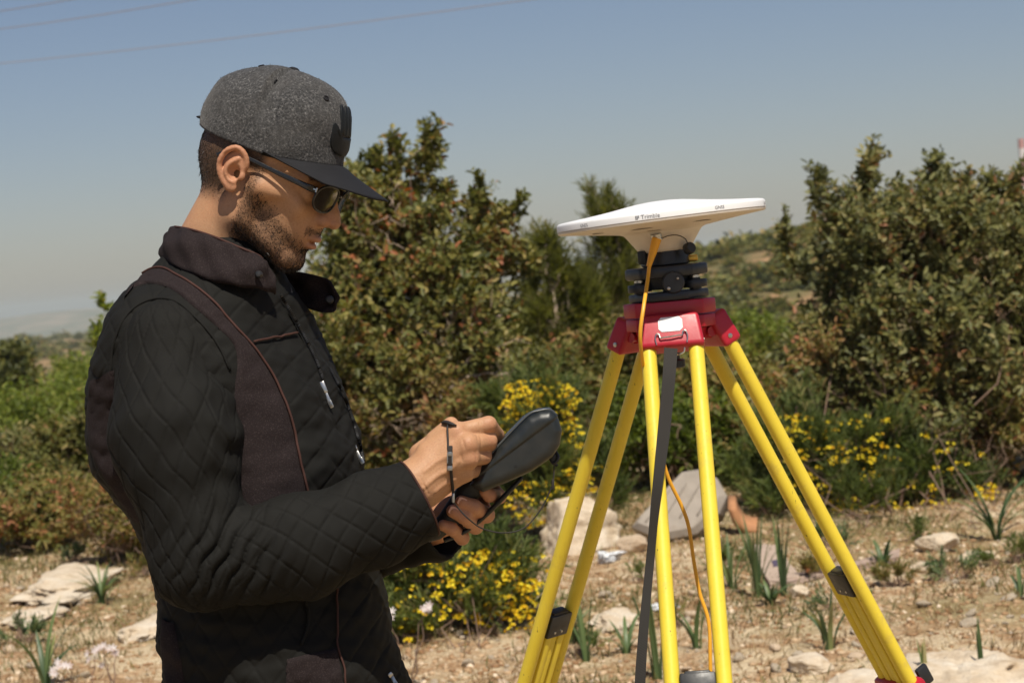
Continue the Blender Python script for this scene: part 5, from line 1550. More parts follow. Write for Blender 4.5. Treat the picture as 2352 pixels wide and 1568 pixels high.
def capnorm(phi, t):
    e = .01; a, b2, c2 = cappt(phi, t), cappt(phi + e, t), cappt(phi, min(.999, t + e))
    nn = np.cross(b2 - a, c2 - a); nn /= np.linalg.norm(nn)
    return nn if nn @ (a - np.array([0, 0, 60])) > 0 else -nn
for ph, t in ((30, .74), (90, .78), (-30, .74), (150, .78)):
    q, nn = cappt(math.radians(ph), t), capnorm(math.radians(ph), t)
    nw = unit(nn[0] * cf_ + nn[1] * lat + nn[2] * cu_)
    g = G(); P = []
    e1 = unit(np.cross(nw, FW + .1)); e2 = np.cross(nw, e1)
    ring = np.array([c2w(q) + nw * .0006 + .0032 * (math.cos(a) * e1 + math.sin(a) * e2) for a in np.linspace(0, 6.283, 17)])
    g.tube(ring, .0012, 6, cap=False); g.lathe([(.0022, .0), (.0018, .0006), (0, .0006)], c2w(q), nw, 12); g.out('eyelet', m_brim, capo)
# embroidered hand emblem on the front panels: raised fingers over a curved palm
def patch(poly, name, lift=2.6):
    """poly: (lateral mm, height 0..1) on the front; raised pad"""
    g = G(); V = []
    P = lerpn(np.array(poly + poly[:1], float), 40)[:-1]
    cen = P.mean(0); n1 = len(P)
    for s, l in ((1.0, -.6), (1.0, lift * .7), (.86, lift), (.4, lift * 1.1)):
        for q in P:
            yy, tt = cen + (q - cen) * s
            ph = math.asin(max(-1, min(1, yy / 82)))
            b0 = cappt(ph, tt); V.append(c2w(b0 + capnorm(ph, tt) * l))
    F = [[i * n1 + j, i * n1 + (j + 1) % n1, (i + 1) * n1 + (j + 1) % n1, (i + 1) * n1 + j] for i in range(3) for j in range(n1)] + [[3 * n1 + j for j in range(n1)]]
    g.add(V, F); g.out(name, m_emb, capo, sharp=70)
for yy in (15, 3, -9, -21):
    patch([(yy - 4.6, .34), (yy + 4.6, .34), (yy + 4.8, .62), (yy + 2.5, .70), (yy - 2.0, .70), (yy - 4.8, .62)], 'emblem_finger')
patch([(-26, .20), (-14, .12), (6, .105), (22, .13), (31, .20), (35, .30), (36, .40), (33, .47), (29.5, .47), (28, .38), (22, .33), (10, .32), (-10, .325), (-25, .34)], 'emblem_palm', 2.8)
# snap strap at the back
g = G(); P = np.array([c2w(capbase(a) * np.array([1.004, 1.004, 1]) + [0, 0, 9]) for a in np.linspace(math.radians(158), math.radians(202), 20)]); g.tube(P, .007, 8, flat=.25, up=cu_); g.out('snap_strap', m_brim, capo)

# ---- glasses
m_frame = M('spectacle_frame', (.012, .013, .015), .3, .2, 60)
mtl, n, b = nodes('tinted_lens'); b.inputs['Base Color'].default_value = (.025, .024, .023, 1); b.inputs['Roughness'].default_value = .12; b.inputs['Specular IOR Level'].default_value = .3
b.inputs['Transmission Weight'].default_value = .45; b.inputs['IOR'].default_value = 1.1
def ringpts(s):
    o = []
    for a in np.linspace(0, 2 * math.pi, 40):
        yy = 32 + 25.5 * abs(math.cos(a)) ** .8 * math.copysign(1, math.cos(a)); zz = 13 + 19.0 * abs(math.sin(a)) ** .85 * math.copysign(1, math.sin(a))
        xx = 111 - 12 * ((yy - 6) / 52) ** 2 - (zz < 8) * 0 + (zz - 10) * .10
        o.append((xx, s * yy, zz))
    return np.array(o)
g = G(); g.tube(h2w(ringpts(1)), .0016, 8, cap=False); glo = g.out('glasses', m_frame, person)
for s in (1, -1):
    if s < 0: g = G(); g.tube(h2w(ringpts(-1)), .0016, 8, cap=False); g.out('rim', m_frame, glo)
    R_ = ringpts(s); c0 = R_.mean(0)
    V = [h2w(c0 + [1.5, 0, 0])] + [h2w(q) for q in R_[:-1]] + [h2w(c0 + (q - c0) * .5 + [1.0, 0, 0]) for q in R_[:-1]]
    F = []
    for j in range(39):
        j2 = (j + 1) % 39; F += [[1 + j, 1 + j2, 40 + j2, 40 + j], [40 + j, 40 + j2, 0]]
    mk('lens', V, F, mtl, glo)
    P = spline(h2w(np.array([(99, 57 * s, 20), (93, 66 * s, 21), (80, 70 * s, 21.5), (40, 74 * s, 23), (5, 77 * s, 25), (-18, 79 * s, 25), (-32, 80 * s, 22), (-44, 79 * s, 13)])), 50)
    g = G(); g.tube(P, np.interp(np.linspace(0, 1, 50), [0, .15, .45, .75, 1], [.0044, .0048, .003, .0024, .0026]), 8, flat=.45, up=lat); g.out('temple_arm', m_frame, glo)
    g = G(); c_ = h2w(np.array([97, 64.5 * s, 21.5])); g.box(c_, hf * .0045, lat * .0008, hu * .0009); g.box(c_ + hf * .0042, hf * .0008, lat * .0008, hu * .003); g.out('hinge_mark', m_steel, glo, smooth=False)
g = G(); g.tube(spline(h2w(np.array([(110, 7, 17), (112.5, 3, 21), (112.5, -3, 21), (110, -7, 17)])), 14), .0016, 8); g.out('bridge', m_frame, glo)
# ------------------------------------------------------------------ jacket
TY_ = math.radians(20)
tl = unit(-FW * math.cos(TY_) - RT * math.sin(TY_)); tf = unit(RT * math.cos(TY_) - FW * math.sin(TY_))
KS = DM / FPX
# picture height, back edge, front edge, half width across the shoulders (m)
ROWS = [(548, 418, 580, .046), (565, 400, 598, .056), (590, 374, 618, .070), (620, 345, 642, .090), (655, 305, 668, .124), (700, 266, 700, .164), (760, 236, 732, .190), (850, 204, 775, .196), (960, 194, 812, .188),
        (1040, 203, 832, .180), (1110, 240, 845, .176), (1200, 300, 858, .170), (1310, 350, 872, .166), (1400, 366, 896, .168), (1470, 362, 913, .174), (1568, 374, 938, .180), (1660, 396, 940, .180), (1700, 392, 925, .170)]
nv, nu = 460, 420
rows = np.array(ROWS, float)
ys = np.linspace(rows[0, 0], rows[-1, 0], nv)
def crv(k):
    o = np.empty(nv)
    xs = rows[:, 0]; S = spline(rows[:, [0, k]], 900); return np.interp(ys, S[:, 0], S[:, 1])
bk, ft_, hwd = crv(1), crv(2), crv(3)
uu = 2 * math.pi * np.arange(nu) / nu; cu, su = np.cos(uu), np.sin(uu)
rr_ = (np.abs(cu) ** 2.25 + np.abs(su) ** 2.25) ** (-1 / 2.25)
tb_, tf_ = bk.copy(), ft_.copy()
for it in range(4):                                # settle the rings so that back and breast fall on their measured edges
    TV = []
    for i in range(nv):
        cx = (bk[i] + ft_[i]) / 2; ext = (ft_[i] - bk[i]) / 2 * KS; bq = hwd[i]
        a_ = math.sqrt(max(ext ** 2 - (bq * math.sin(TY_)) ** 2, .0012)) / math.cos(TY_)
        TV.append(at(cx, ys[i], DM) + np.outer(a_ * rr_ * cu, tf) + np.outer(bq * rr_ * su, tl))
    Q = np.array(TV); xs_ = proj(Q.reshape(-1, 3))[0].reshape(nv, nu)
    eb, ef = tb_ - xs_.min(1), tf_ - xs_.max(1)
    k_ = np.ones(31) / 31
    eb, ef = [np.convolve(np.pad(e, 15, mode='edge'), k_, 'valid') for e in (eb, ef)]
    bk, ft_ = bk + eb, ft_ + ef
TV = np.array(TV).reshape(-1, 3); TS = np.zeros((len(TV), 2))
TV, TS = np.array(TV), np.array(TS)
TF = np.array([[i * nu + j, i * nu + (j + 1) % nu, (i + 1) * nu + (j + 1) % nu, (i + 1) * nu + j] for i in range(nv - 1) for j in range(nu)])
tn = vnormals(TV, TF)
cenl = TV.reshape(nv, nu, 3).mean(1).repeat(nu, 0)
if ((TV - cenl) * tn).sum(1).mean() < 0: tn = -tn; TF = TF[:, ::-1]
def lines(s, w, spacing):
    q = np.abs((s / spacing) % 1 - .5) ; dd = (0.5 - q) * spacing
    return np.exp(-(dd / w) ** 2)
def vnoise(P, s, seed):
    r = np.random.default_rng(seed); o = 0
    for k in range(9):
        f = rdir(1, r)[0] * 6.283 / (s * r.uniform(.55, 1.6)); o = o + np.sin(P @ f + r.uniform(0, 6.283))
    return o / 4
X_, Y_ = (TV - CAM) @ RT, (TV - CAM) @ UP
sl_a, sl_b = X_ * .82 + Y_ * .57, X_ * .82 - Y_ * .57
q = np.maximum(lines(sl_a, .0018, .032), lines(sl_b, .0018, .032))
disp = .0014 * (1 - q) - .0010
disp += .0030 * vnoise(TV, .13, 1) + .0012 * vnoise(TV * np.array([1, 1, 2.2]), .045, 2)
# folds: slanting on the chest, horizontal at the waist and along the back
xp, yp, _ = proj(TV.T.reshape(3, -1).T) if False else (1176 + FPX * ((TV - CAM) @ RT) / ((TV - CAM) @ FW), 784 - FPX * ((TV - CAM) @ UP) / ((TV - CAM) @ FW), 0)
fold = lambda ph, w_: np.sin(ph) ** 3 * w_
disp += .0042 * fold((yp + .65 * xp + 30 * vnoise(TV, .2, 3)) / 30, np.exp(-((yp - 1010) / 150) ** 2) * np.exp(-((xp - 740) / 120) ** 2))
disp += .0050 * fold((yp - .25 * xp + 26 * vnoise(TV, .2, 4)) / 38, np.exp(-((xp - 230) / 60) ** 2) * np.exp(-((yp - 1040) / 130) ** 2))
disp += .0050 * fold((yp - .4 * xp + 30 * vnoise(TV, .2, 5)) / 46, sst(1380, 1500, yp))
disp += .004 * fold((yp - .5 * xp + 20 * vnoise(TV, .2, 6)) / 26, np.exp(-((yp - 750) / 90) ** 2) * np.exp(-((xp - 650) / 90) ** 2))
TV2 = TV + tn * disp[:, None]
jk = mk('jacket', TV2, TF, m_jk, person)
bvh = BVHTree.FromPolygons([Vector(v) for v in TV2], [tuple(map(int, f)) for f in TF])
def hit(px, py, off=.003, fallback=None):
    v = ray(px, py)
    h, nn, i, d_ = bvh.ray_cast(Vector(CAM), Vector(v))
    if h is None: return fallback
    nn = np.array(nn); nn = nn if nn @ v < 0 else -nn
    return np.array(h) + nn * off
def strip(A, B, name, mat, n_=70, m_=10, off=.0035):
    """cloth strip lying on the jacket between two traced edges"""
    A, B = lerpn(spline(A, 120), n_), lerpn(spline(B, 120), n_)
    V, ok = [], []
    last = None
    for i in range(n_):
        for j in range(m_ + 1):
            t = j / m_; x, y = A[i] * (1 - t) + B[i] * t
            o2 = off * (1 if 0 < j < m_ else .1)
            h = hit(x, y, o2)
            if h is None: h = last if last is not None else at(x, y, DM)
            V.append(h); last = h
    F = [[i * (m_ + 1) + j, i * (m_ + 1) + j + 1, (i + 1) * (m_ + 1) + j + 1, (i + 1) * (m_ + 1) + j] for i in range(n_ - 1) for j in range(m_)]
    o = mk(name, V, F, mat, jk)
    return o
def pipe(P, name, mat, r_=.0016, n_=80, off=.0035):
    Q = [hit(*p, off) for p in lerpn(spline(P, 120), n_)]
    Q = np.array([q for q in Q if q is not None])
    for k in range(2): Q[1:-1] = (Q[:-2] + Q[2:] + 2 * Q[1:-1]) / 4
    g = G(); g.tube(Q, r_, 8); return g.out(name, mat, jk, fix=False)
UPE = [(330, 632), (351, 619), (376, 618), (401, 631), (442, 656), (489, 696), (551, 765), (598, 821), (636, 884), (664, 952), (684, 1038), (704, 1127), (712, 1175)]
LOE = [(285, 690), (300, 664), (345, 652), (395, 665), (457, 715), (504, 756), (536, 790), (545, 834), (539, 896), (540, 977), (548, 1060), (560, 1150), (570, 1200)]
strip(UPE, LOE, 'chest_band', m_maroon)
pipe(UPE, 'piping', m_pipe, .0017)
pipe([(580, 788), (620, 778), (655, 771), (679, 766)], 'seam_piping', m_pipe, .0016, 30)
strip([(659, 1513), (700, 1503), (770, 1487)], [(655, 1640), (720, 1650), (800, 1640)], 'hem_patch', m_maroon, 30, 24)
pipe([(771, 1343), (772, 1420), (773, 1487), (787, 1530), (790, 1570), (792, 1640)], 'piping', m_pipe, .0014, 50)
strip([(204, 880), (200, 960), (209, 1035), (247, 1108), (306, 1195)], [(262, 850), (262, 960), (268, 1050), (300, 1120), (340, 1200)], 'back_band', m_maroon, 60, 8)
strip([(372, 1420), (368, 1480), (380, 1570), (396, 1650)], [(400, 1430), (412, 1490), (424, 1570), (434, 1650)], 'back_band', m_maroon, 40, 6)
pipe([(700, 1370), (705, 1430), (690, 1480)], 'pocket_seam', m_jk, .0022, 30)

# zips: teeth on both front edges
def zipper(P, name, n_, slider=None):
    Q = np.array([q for q in (hit(*p, .004) for p in lerpn(spline(P, 100), n_)) if q is not None])
    g = G(); g.tube(Q, .0026, 6, flat=.3, up=FW); o = g.out(name, m_jk, jk, fix=False)
    g = G()
    for i in range(1, len(Q) - 1):
        t = unit(Q[i + 1] - Q[i - 1]); s_ = unit(np.cross(t, FW))
        g.box(Q[i] - FW * .0010, t * .0006, s_ * .0015, FW * .0008)
    mk('zip_teeth', g.v, g.f, m_teeth, jk, smooth=False)['kind'] = 'stuff'
m_teeth = M('zip_teeth_metal', (.05, .05, .052), .4, .1, metal=.6)
zipper([(640, 680), (676, 740), (700, 785), (722, 830), (741, 885)], 'zip_tape', 60)
zipper([(752, 845), (775, 890), (800, 950), (818, 1010), (829, 1060)], 'zip_tape', 70)
def pull(P, name):
    g = G(); a, m_, e = [at(*p) for p in P]
    t = unit(m_ - a); s_ = unit(np.cross(t, FW)); g.box((a + m_) / 2, t * np.linalg.norm(m_ - a) / 2, s_ * .0035, FW * .002, .001)
    t2 = unit(e - m_); s2 = unit(np.cross(t2, FW)); g.box((m_ + e) / 2, t2 * np.linalg.norm(e - m_) / 2, s2 * .0024, FW * .0012, .0006)
    L = np.linalg.norm(e - m_); g.box(m_ + t2 * L * .75, t2 * L * .22, s2 * .0028, FW * .0012, .0006)
    o = g.out(name, m_steel, jk)
hz = proj(hit(742, 890, .007))[2]
pull([(738, 876, hz), (748, 902, hz - .002), (763, 936, hz - .004)], 'zip_pull')
h2 = hit(820, 1040, .004); hz2 = proj(h2)[2] if h2 is not None else 2.7
pull([(812, 1022, hz2), (818, 1035, hz2), (834, 1064, hz2 - .004)], 'zip_pull')
hq = hit(898, 1555, .006); hz3 = proj(hq)[2] if hq is not None else 2.68
pull([(893, 1545, hz3), (900, 1552, hz3), (912, 1575, hz3 - .004)], 'zip_pull')

# ---- collar: stand collar, near side buttoned up round the neck, far side flopping open
CB = [(632, 676, 2.650), (600, 664, 2.626), (540, 656, 2.614), (470, 640, 2.622), (410, 616, 2.656), (373, 594, 2.725), (385, 588, 2.80), (440, 592, 2.845), (520, 612, 2.860), (600, 645, 2.850), (650, 676, 2.83), (690, 700, 2.812), (735, 717, 2.795), (764, 717, 2.787)]
CT = [(606, 604, 2.652), (596, 588, 2.640), (545, 566, 2.638), (490, 543, 2.648), (438, 527, 2.680), (403, 521, 2.745), (415, 524, 2.80), (460, 536, 2.835), (530, 565, 2.845), (600, 600, 2.836), (650, 619, 2.820), (700, 627, 2.805), (755, 643, 2.792), (779, 682, 2.785)]
nc = 120
B_, T_ = spline([at(*p) for p in CB], nc), spline([at(*p) for p in CT], nc)
V = []; mC = 18
for lay in (0, 1):
    for i in range(nc):
        tg = unit(B_[min(i + 1, nc - 1)] - B_[max(i - 1, 0)]); upv = unit(T_[i] - B_[i]); nn = unit(np.cross(tg, upv))
        for j in range(mC + 1):
            t = j / mC
            p = B_[i] * (1 - t) + T_[i] * t
            bul = .006 * math.sin(math.pi * t) + .0028 * math.sin(i * .33 + 5 * t + 1.2 * math.sin(i * .11)) * math.sin(math.pi * t) * 1.2 + .0018 * math.sin(i * .71 - 7 * t)
            th = (.0032 if 0 < j < mC and 0 < i < nc - 1 else .0012) * (1 if lay == 0 else -1)
            V.append(p + nn * (-bul - th if True else 0))
k1 = nc * (mC + 1); F = []
for i in range(nc - 1):
    for j in range(mC):
        a = i * (mC + 1) + j; q = [a, a + 1, a + mC + 2, a + mC + 1]
        F += [q, [z_ + k1 for z_ in q[::-1]]]
    for j in (0, mC):
        a = i * (mC + 1) + j; e = a + mC + 1; F.append([a, e, e + k1, a + k1])
for i in (0, nc - 1):
    for j in range(mC): a = i * (mC + 1) + j; F.append([a, a + 1, a + 1 + k1, a + k1])
g = G(); g.add(V, F); co = g.out('collar', m_maroon, jk, sharp=70)
g = G(); g.tube(T_[:60] - FW * .003, .0017, 8); g.out('collar_piping', m_pipe, jk, fix=False)
g = G(); c_ = at(594, 630, 2.612); g.lathe([(.0, .004), (.003, .0035), (.0048, .001), (.005, -.004)], c_, -FW, 16); g.out('snap_button', m_blk, jk)
g = G(); c_ = at(757, 688, 2.782); g.lathe([(.0, .003), (.004, .0028), (.0058, .001), (.006, -.004)], c_, -FW, 16); g.out('snap_button', m_blk, jk)
# shirt glimpsed in the opening, and the black lining
g = G(); P = spline([at(640, 640, 2.765), at(655, 665, 2.752), at(663, 695, 2.745), at(672, 740, 2.74)], 14); g.tube(P, np.linspace(.010, .006, 14), 8, flat=.3, up=FW); g.out('shirt', m_shirt, person, fix=False)
Vp = []
PB_ = [(610, 640, 2.69), (640, 690, 2.70), (672, 735, 2.70), (700, 790, 2.70)]; PT_ = [(640, 625, 2.80), (690, 690, 2.80), (700, 735, 2.775), (724, 800, 2.75)]
a_, b_2 = spline([at(*p) for p in PB_], 20), spline([at(*p) for p in PT_], 20)
for i in range(20):
    for j in range(7): t = j / 6; Vp.append(a_[i] * (1 - t) + b_2[i] * t + tf * (-.02 * math.sin(math.pi * t)))
mk('lining', Vp, [[i * 7 + j, i * 7 + j + 1, i * 7 + j + 8, i * 7 + j + 7] for i in range(19) for j in range(6)], m_jk, jk)

# ---- sleeves
def px(k, d): return k * d / FPX
SLP = [at(388, 802, 2.600), at(404, 1000, 2.560), at(458, 1290, 2.540), at(690, 1256, 2.555), at(850, 1195, 2.578), at(966, 1146, 2.598)]
SLR = [px(118, 2.57), px(142, 2.55), px(108, 2.54), px(115, 2.55), px(104, 2.57), px(92, 2.59)]
cend = SLP[-1]; cdir = unit(SLP[-1] - SLP[-2]); 
cdir = unit(cdir * .93 - UP * .0 + RT * .12 + UP * .16)
SQ = 1.18
def sq(p): q = p - SLP[1]; return p + FW * ((q @ FW) * (SQ - 1))[:, None] if p.ndim == 2 else p + FW * ((q @ FW) * (SQ - 1))
SP2 = [sq(np.asarray(p)) for p in SLP]
def sleeve_sdf(p):
    P = sq(p)
    up_ = smin(cap(P, SP2[0], SP2[1], SLR[0], SLR[1]), cap(P, SP2[1], SP2[2], SLR[1], SLR[2]), .03)
    fo = smin(cap(P, SP2[2], SP2[3], SLR[2], SLR[3]), cap(P, SP2[3], SP2[4], SLR[3], SLR[4]), .02)
    fo = smin(fo, cap(P, SP2[4], SP2[5] + cdir * .03, SLR[4], SLR[5]), .02)
    d = smin(up_, fo, .016)
    d = smax(d, (p - cend) @ cdir, .004)
    inn = cap(P, SP2[4] * .3 + SP2[5] * .7, SP2[5] + cdir * .06, SLR[5] * .80, SLR[5] * .93)
    d = smax(d, -inn, .003)
    return d
lo = np.min(SLP, axis=0) - .13; hi = np.max(SLP, axis=0) + .13
V, F = iso(sleeve_sdf, lo, hi, .0021, 4)
N = vnormals(V, F)
# quilting in sleeve coordinates (along the bone, round the bone)
def bonecoord(V, a, b_, r_):
    ab = unit(b_ - a); s = (V - a) @ ab; q = V - a - s[:, None] * ab
    e1 = unit(-FW - (-FW @ ab) * ab); e2 = np.cross(ab, e1)
    th = np.arctan2(q @ e2, q @ e1); return s, th * r_, np.linalg.norm(q, axis=1)
s1, w1, _ = bonecoord(V, SLP[0], SLP[2], .078); s2, w2, _ = bonecoord(V, SLP[2], SLP[5], .062)
Lu = np.linalg.norm(SLP[2] - SLP[0])
fore = sst(.02, .07, s2) * sst(Lu - .16, Lu - .02, s1)
def quilt(s, w_, sp, ang, wd=.0014):
    ca, sa = math.cos(ang), math.sin(ang)
    return np.maximum(lines(s * sa + w_ * ca, wd, sp), lines(s * sa - w_ * ca, wd, sp) * .9)
wob = .004 * vnoise(V, .12, 21)
q = quilt(s1 + wob, w1 + wob, .027, math.radians(27)) * (1 - fore) + quilt(s2 + wob, w2 + wob, .028, math.radians(47)) * fore
pxv = 1176 + FPX * ((V - CAM) @ RT) / ((V - CAM) @ FW); pyv = 784 - FPX * ((V - CAM) @ UP) / ((V - CAM) @ FW)
near_end = sst(.012, .0, -((V - cend) @ cdir)) 
disp = (.0018 * (1 - q) - .0014) * (1 - near_end)
disp += .0020 * vnoise(V, .075, 22) + .0009 * vnoise(V, .028, 23)
# crook folds: deep pleats running from the bend down toward the point of the elbow
wt = np.exp(-((pxv - 515) / 95) ** 2 - ((pyv - 1285) / 85) ** 2)
ph = (pxv * .88 + pyv * .44 + 9 * vnoise(V, .07, 24)) / 12.0
wt = np.exp(-((pxv - 510) / 110) ** 2 - ((pyv - 1280) / 100) ** 2)
disp += .0045 * wt * (np.abs(np.sin(ph)) ** .8 - .6) - .0065 * wt * (1 - np.abs(np.sin(ph))) ** 2.5
wt2 = np.exp(-((pxv - 430) / 120) ** 2 - ((pyv - 1050) / 210) ** 2)
disp += .0016 * wt2 * np.sin((pxv * .3 + pyv * .9 + 14 * vnoise(V, .1, 27)) / 24)
# drag lines at the armpit edge of the upper sleeve and along the cuff
disp += .0035 * np.exp(-((pxv - 520) / 45) ** 2) * np.exp(-((pyv - 980) / 130) ** 2) * np.sin((pyv - .45 * pxv) / 13 + vnoise(V, .1, 25)) 
disp += .0026 * np.exp(-((pyv - 1330) / 60) ** 2) * np.sin((pxv + .5 * pyv) / 22) * fore
slv = mk('sleeve', V + N * disp[:, None], F, m_jk, jk)
# rust piping round the cuff
a_ = []
e1 = unit(-FW - (-FW @ cdir) * cdir); e2 = np.cross(cdir, e1)
Vd = V + N * disp[:, None]
for t in np.linspace(0, 2 * math.pi, 64):
    dv = e1 * math.cos(t) + e2 * math.sin(t)
    sel = np.abs((Vd - cend) @ cdir) < .004
    W_ = Vd[sel]; qv = W_ - cend; rr = qv @ dv; al = np.linalg.norm(qv - rr[:, None] * dv - ((qv @ cdir)[:, None]) * cdir, axis=1) < .006
    m_ = rr[al & (rr > 0)]
    a_.append(cend + dv * ((m_.max() if len(m_) else .055) - .001) - cdir * .001)
a_ = np.array(a_); a_[-1] = a_[0]
g = G(); g.tube(a_, .0016, 8, cap=False); g.out('cuff_piping', m_pipe, jk, fix=False)
# armhole seam ridge
pipe([(255, 860), (262, 790), (290, 725), (340, 690), (400, 690), (455, 735), (500, 790), (528, 850)], 'armhole_seam', m_jk, .002, 40, .001)
# far sleeve
LP = [at(480, 790, 2.93), at(540, 1270, 2.90), at(800, 1230, 2.84), at(1020, 1192, 2.76)]
def lsl(p):
    d = smin(cap(p, LP[0], LP[1], .085, .068), smin(cap(p, LP[1], LP[2], .068, .064), cap(p, LP[2], LP[3] + unit(LP[3] - LP[2]) * .03, .064, .056), .02), .02)
    cd_ = unit(LP[3] - LP[2]); d = smax(d, (p - LP[3]) @ cd_, .004)
    return smax(d, -cap(p, LP[3] - cd_ * .04, LP[3] + cd_ * .05, .046, .051), .003)
V, F = iso(lsl, np.min(LP, axis=0) - .11, np.max(LP, axis=0) + .11, .0045, 4); N = vnormals(V, F)
mk('sleeve', V + N * (.003 * vnoise(V, .06, 31))[:, None], F, m_jk, jk)

# ---- trousers and shoes, below the frame
g = G(); leg_f = []
for s in (-1, 1):
    hpj = at(640, 1560, DM) + tl * .085 * s; an = np.array([PB[0] + lat[0] * .11 * s, PB[1] + lat[1] * .11 * s, PB[2] + .07])
    kn = (hpj + an) / 2 + fwd0 * .03
    P = spline([hpj + np.array([0, 0, -.03]), hpj - np.array([0, 0, .1]), kn, an], 24)
    g.tube(P, np.interp(np.linspace(0, 1, 24), [0, .2, .5, 1], [.105, .102, .075, .062]), 24)
    leg_f.append(an)
g.ball(at(640, 1650, DM), (.14, .15, .12), 14)
g.out('trousers', m_trous, person)
m_shoe = M('shoe_leather', (.03, .025, .02), .6, .2)
for an in leg_f:
    z0 = PB[2]
    g = G(); V = []
    L = np.linspace(-.09, .19, 16)
    for x_ in L:
        t = (x_ + .09) / .28; wd = .043 * math.sin(math.pi * min(1, max(.06, t * .93 + .04))) ** .35; ht = .10 * (1 - sst(.3, .75, t)) + .045 * (1 - .4 * t ** 4) * 1
        for k in range(10):
            a = 2 * math.pi * k / 10
            V.append(np.array([an[0], an[1], z0]) + fwd0 * np.array([1, 1, 0]) * x_ + lat * np.array([1, 1, 0]) * wd * math.cos(a) + np.array([0, 0, 1]) * max(.0, ht / 2 + ht / 2 * math.sin(a)))
    F = [[i * 10 + j, i * 10 + (j + 1) % 10, (i + 1) * 10 + (j + 1) % 10, (i + 1) * 10 + j] for i in range(15) for j in range(10)] + [list(range(10))[::-1], [150 + j for j in range(10)]]
    g.add(V, F); g.out('shoe', m_shoe, person)
# ------------------------------------------------------------------ handheld controller
DC = 2.672
dev = thing('handheld_controller', at(1140, 1090, DC), 'black rounded handheld survey controller held in both hands', 'controller')
m_dev = M('controller_shell', (.013, .016, .016), .38, .2, 40, bumpk=.15, bscale=900, dirt=(.05, .045, .038, .35))
m_rub = M('controller_rubber', (.010, .011, .011), .55, .2, 60, bumpk=.2, bscale=700)
m_scr = M('controller_screen', (.02, .022, .025), .12, .1)
POLY = np.array([(1112, 1062), (1150, 1018), (1212, 955), (1238, 943), (1262, 941), (1280, 955), (1289, 985), (1284, 1018), (1268, 1044), (1222, 1076), (1160, 1104), (1110, 1124), (1080, 1108)], float)
GRIP = np.array([(1112, 1062), (1125, 1118), (1090, 1150), (1050, 1205), (1012, 1236), (985, 1243), (972, 1222), (1010, 1180), (1055, 1110)], float)
def poly_sdf(q, P):
    d = np.full(len(q), 1e9); s = np.ones(len(q)); n_ = len(P)
    for i in range(n_):
        a, b_ = P[i], P[i - 1]
        e = b_ - a; w_ = q - a; t = np.clip((w_ @ e) / (e @ e), 0, 1)
        dd = w_ - t[:, None] * e; d = np.minimum(d, (dd ** 2).sum(1))
        c1, c2, c3 = q[:, 1] >= a[1], q[:, 1] < b_[1], e[0] * w_[:, 1] > e[1] * w_[:, 0]
        f = (c1 & c2 & c3) | (~c1 & ~c2 & ~c3); s[f] *= -1
    return s * np.sqrt(d)
KD = DC / FPX
def to2(p): v = p - CAM; return np.stack([1176 + (v @ RT) / KD, 784 - (v @ UP) / KD], 1), (v @ FW) - DC
def shell(p):
    q, z = to2(p)
    r_ = .013
    d2 = poly_sdf(q, POLY) * KD + r_; dz = np.abs(z) - (.058 - r_)
    d = np.minimum(np.maximum(d2, dz), 0) + np.hypot(np.maximum(d2, 0), np.maximum(dz, 0)) - r_
    a, b_ = np.array([1118, 1074]), np.array([1268, 962])             # parting line between the two shell halves
    nr = np.array([-(b_ - a)[1], (b_ - a)[0]]) / np.linalg.norm(b_ - a)
    sd = (q - a) @ nr * KD - 6e-4 * 0
    d = d + .0011 * np.exp(-(sd / .0011) ** 2)
    d = d - .0022 * sst(.001, -.001, sd) * 1.0
    return d
c = at(1180, 1035, DC)
V, F = iso(shell, c - .085, c + .085, .0017, 4)
mk('shell', V, F, m_dev, dev)
def grip(p):
    q, z = to2(p); r_ = .012
    d2 = poly_sdf(q, GRIP) * KD + r_; dz = np.abs(z) - (.024 - r_)
    return np.minimum(np.maximum(d2, dz), 0) + np.hypot(np.maximum(d2, 0), np.maximum(dz, 0)) - r_
c = at(1050, 1150, DC)
V, F = iso(grip, c - .085, c + .085, .0022, 4)
mk('grip', V, F, m_rub, dev)
# screen glass on the upper face
a, b_ = at(1135, 1030, DC), at(1205, 958, DC); ax_ = unit(b_ - a); nn = unit(np.cross(ax_, FW)); nn = nn if nn @ (-RT + UP) > 0 else -nn
g = G(); g.box((a + b_) / 2 + nn * .0015, (b_ - a) * .52, FW * .036, nn * .001, .0006); g.out('screen', m_scr, dev)
g = G(); P = spline([at(1120, 1052, DC - .050), at(1150, 1017, DC - .052), at(1210, 955, DC - .052), at(1238, 943, DC - .050), at(1262, 941, DC - .048), at(1278, 952, DC - .046)], 40); g.tube(P, .0016, 8); g.out('bezel_edge', M('bezel_grey', (.06, .066, .066), .35, .15, 60), dev, fix=False)
# hand strap below, end connector ring
P = spline([at(1196, 1098, DC - .01), at(1176, 1120, DC - .015), at(1140, 1158, DC - .01), at(1100, 1196, DC), at(1060, 1224, DC), at(1020, 1240, DC)], 40)
g = G(); g.tube(P, .0035, 8, flat=3.2, up=FW); g.out('hand_strap', m_strap2 if 'm_strap2' in globals() else m_rub, dev, fix=False)
g = G(); g.tube(spline([at(1272, 1030, DC - .03), at(1282, 1050, DC - .034), at(1272, 1064, DC - .034), at(1264, 1052, DC - .03), at(1280, 1070, DC - .03)], 30), .0022, 8); g.box(at(1271, 1052, DC - .03), RT * .004, UP * .006, FW * .004, .001); g.out('strap_anchor', m_rub, dev, fix=False)
g = G()
sx = at(1185, 1068, DC - .0585); g.lathe([(.0018, 0), (.0018, .0008), (0, .0008)], sx, -FW, 10); g.out('case_screw', m_rub, dev)
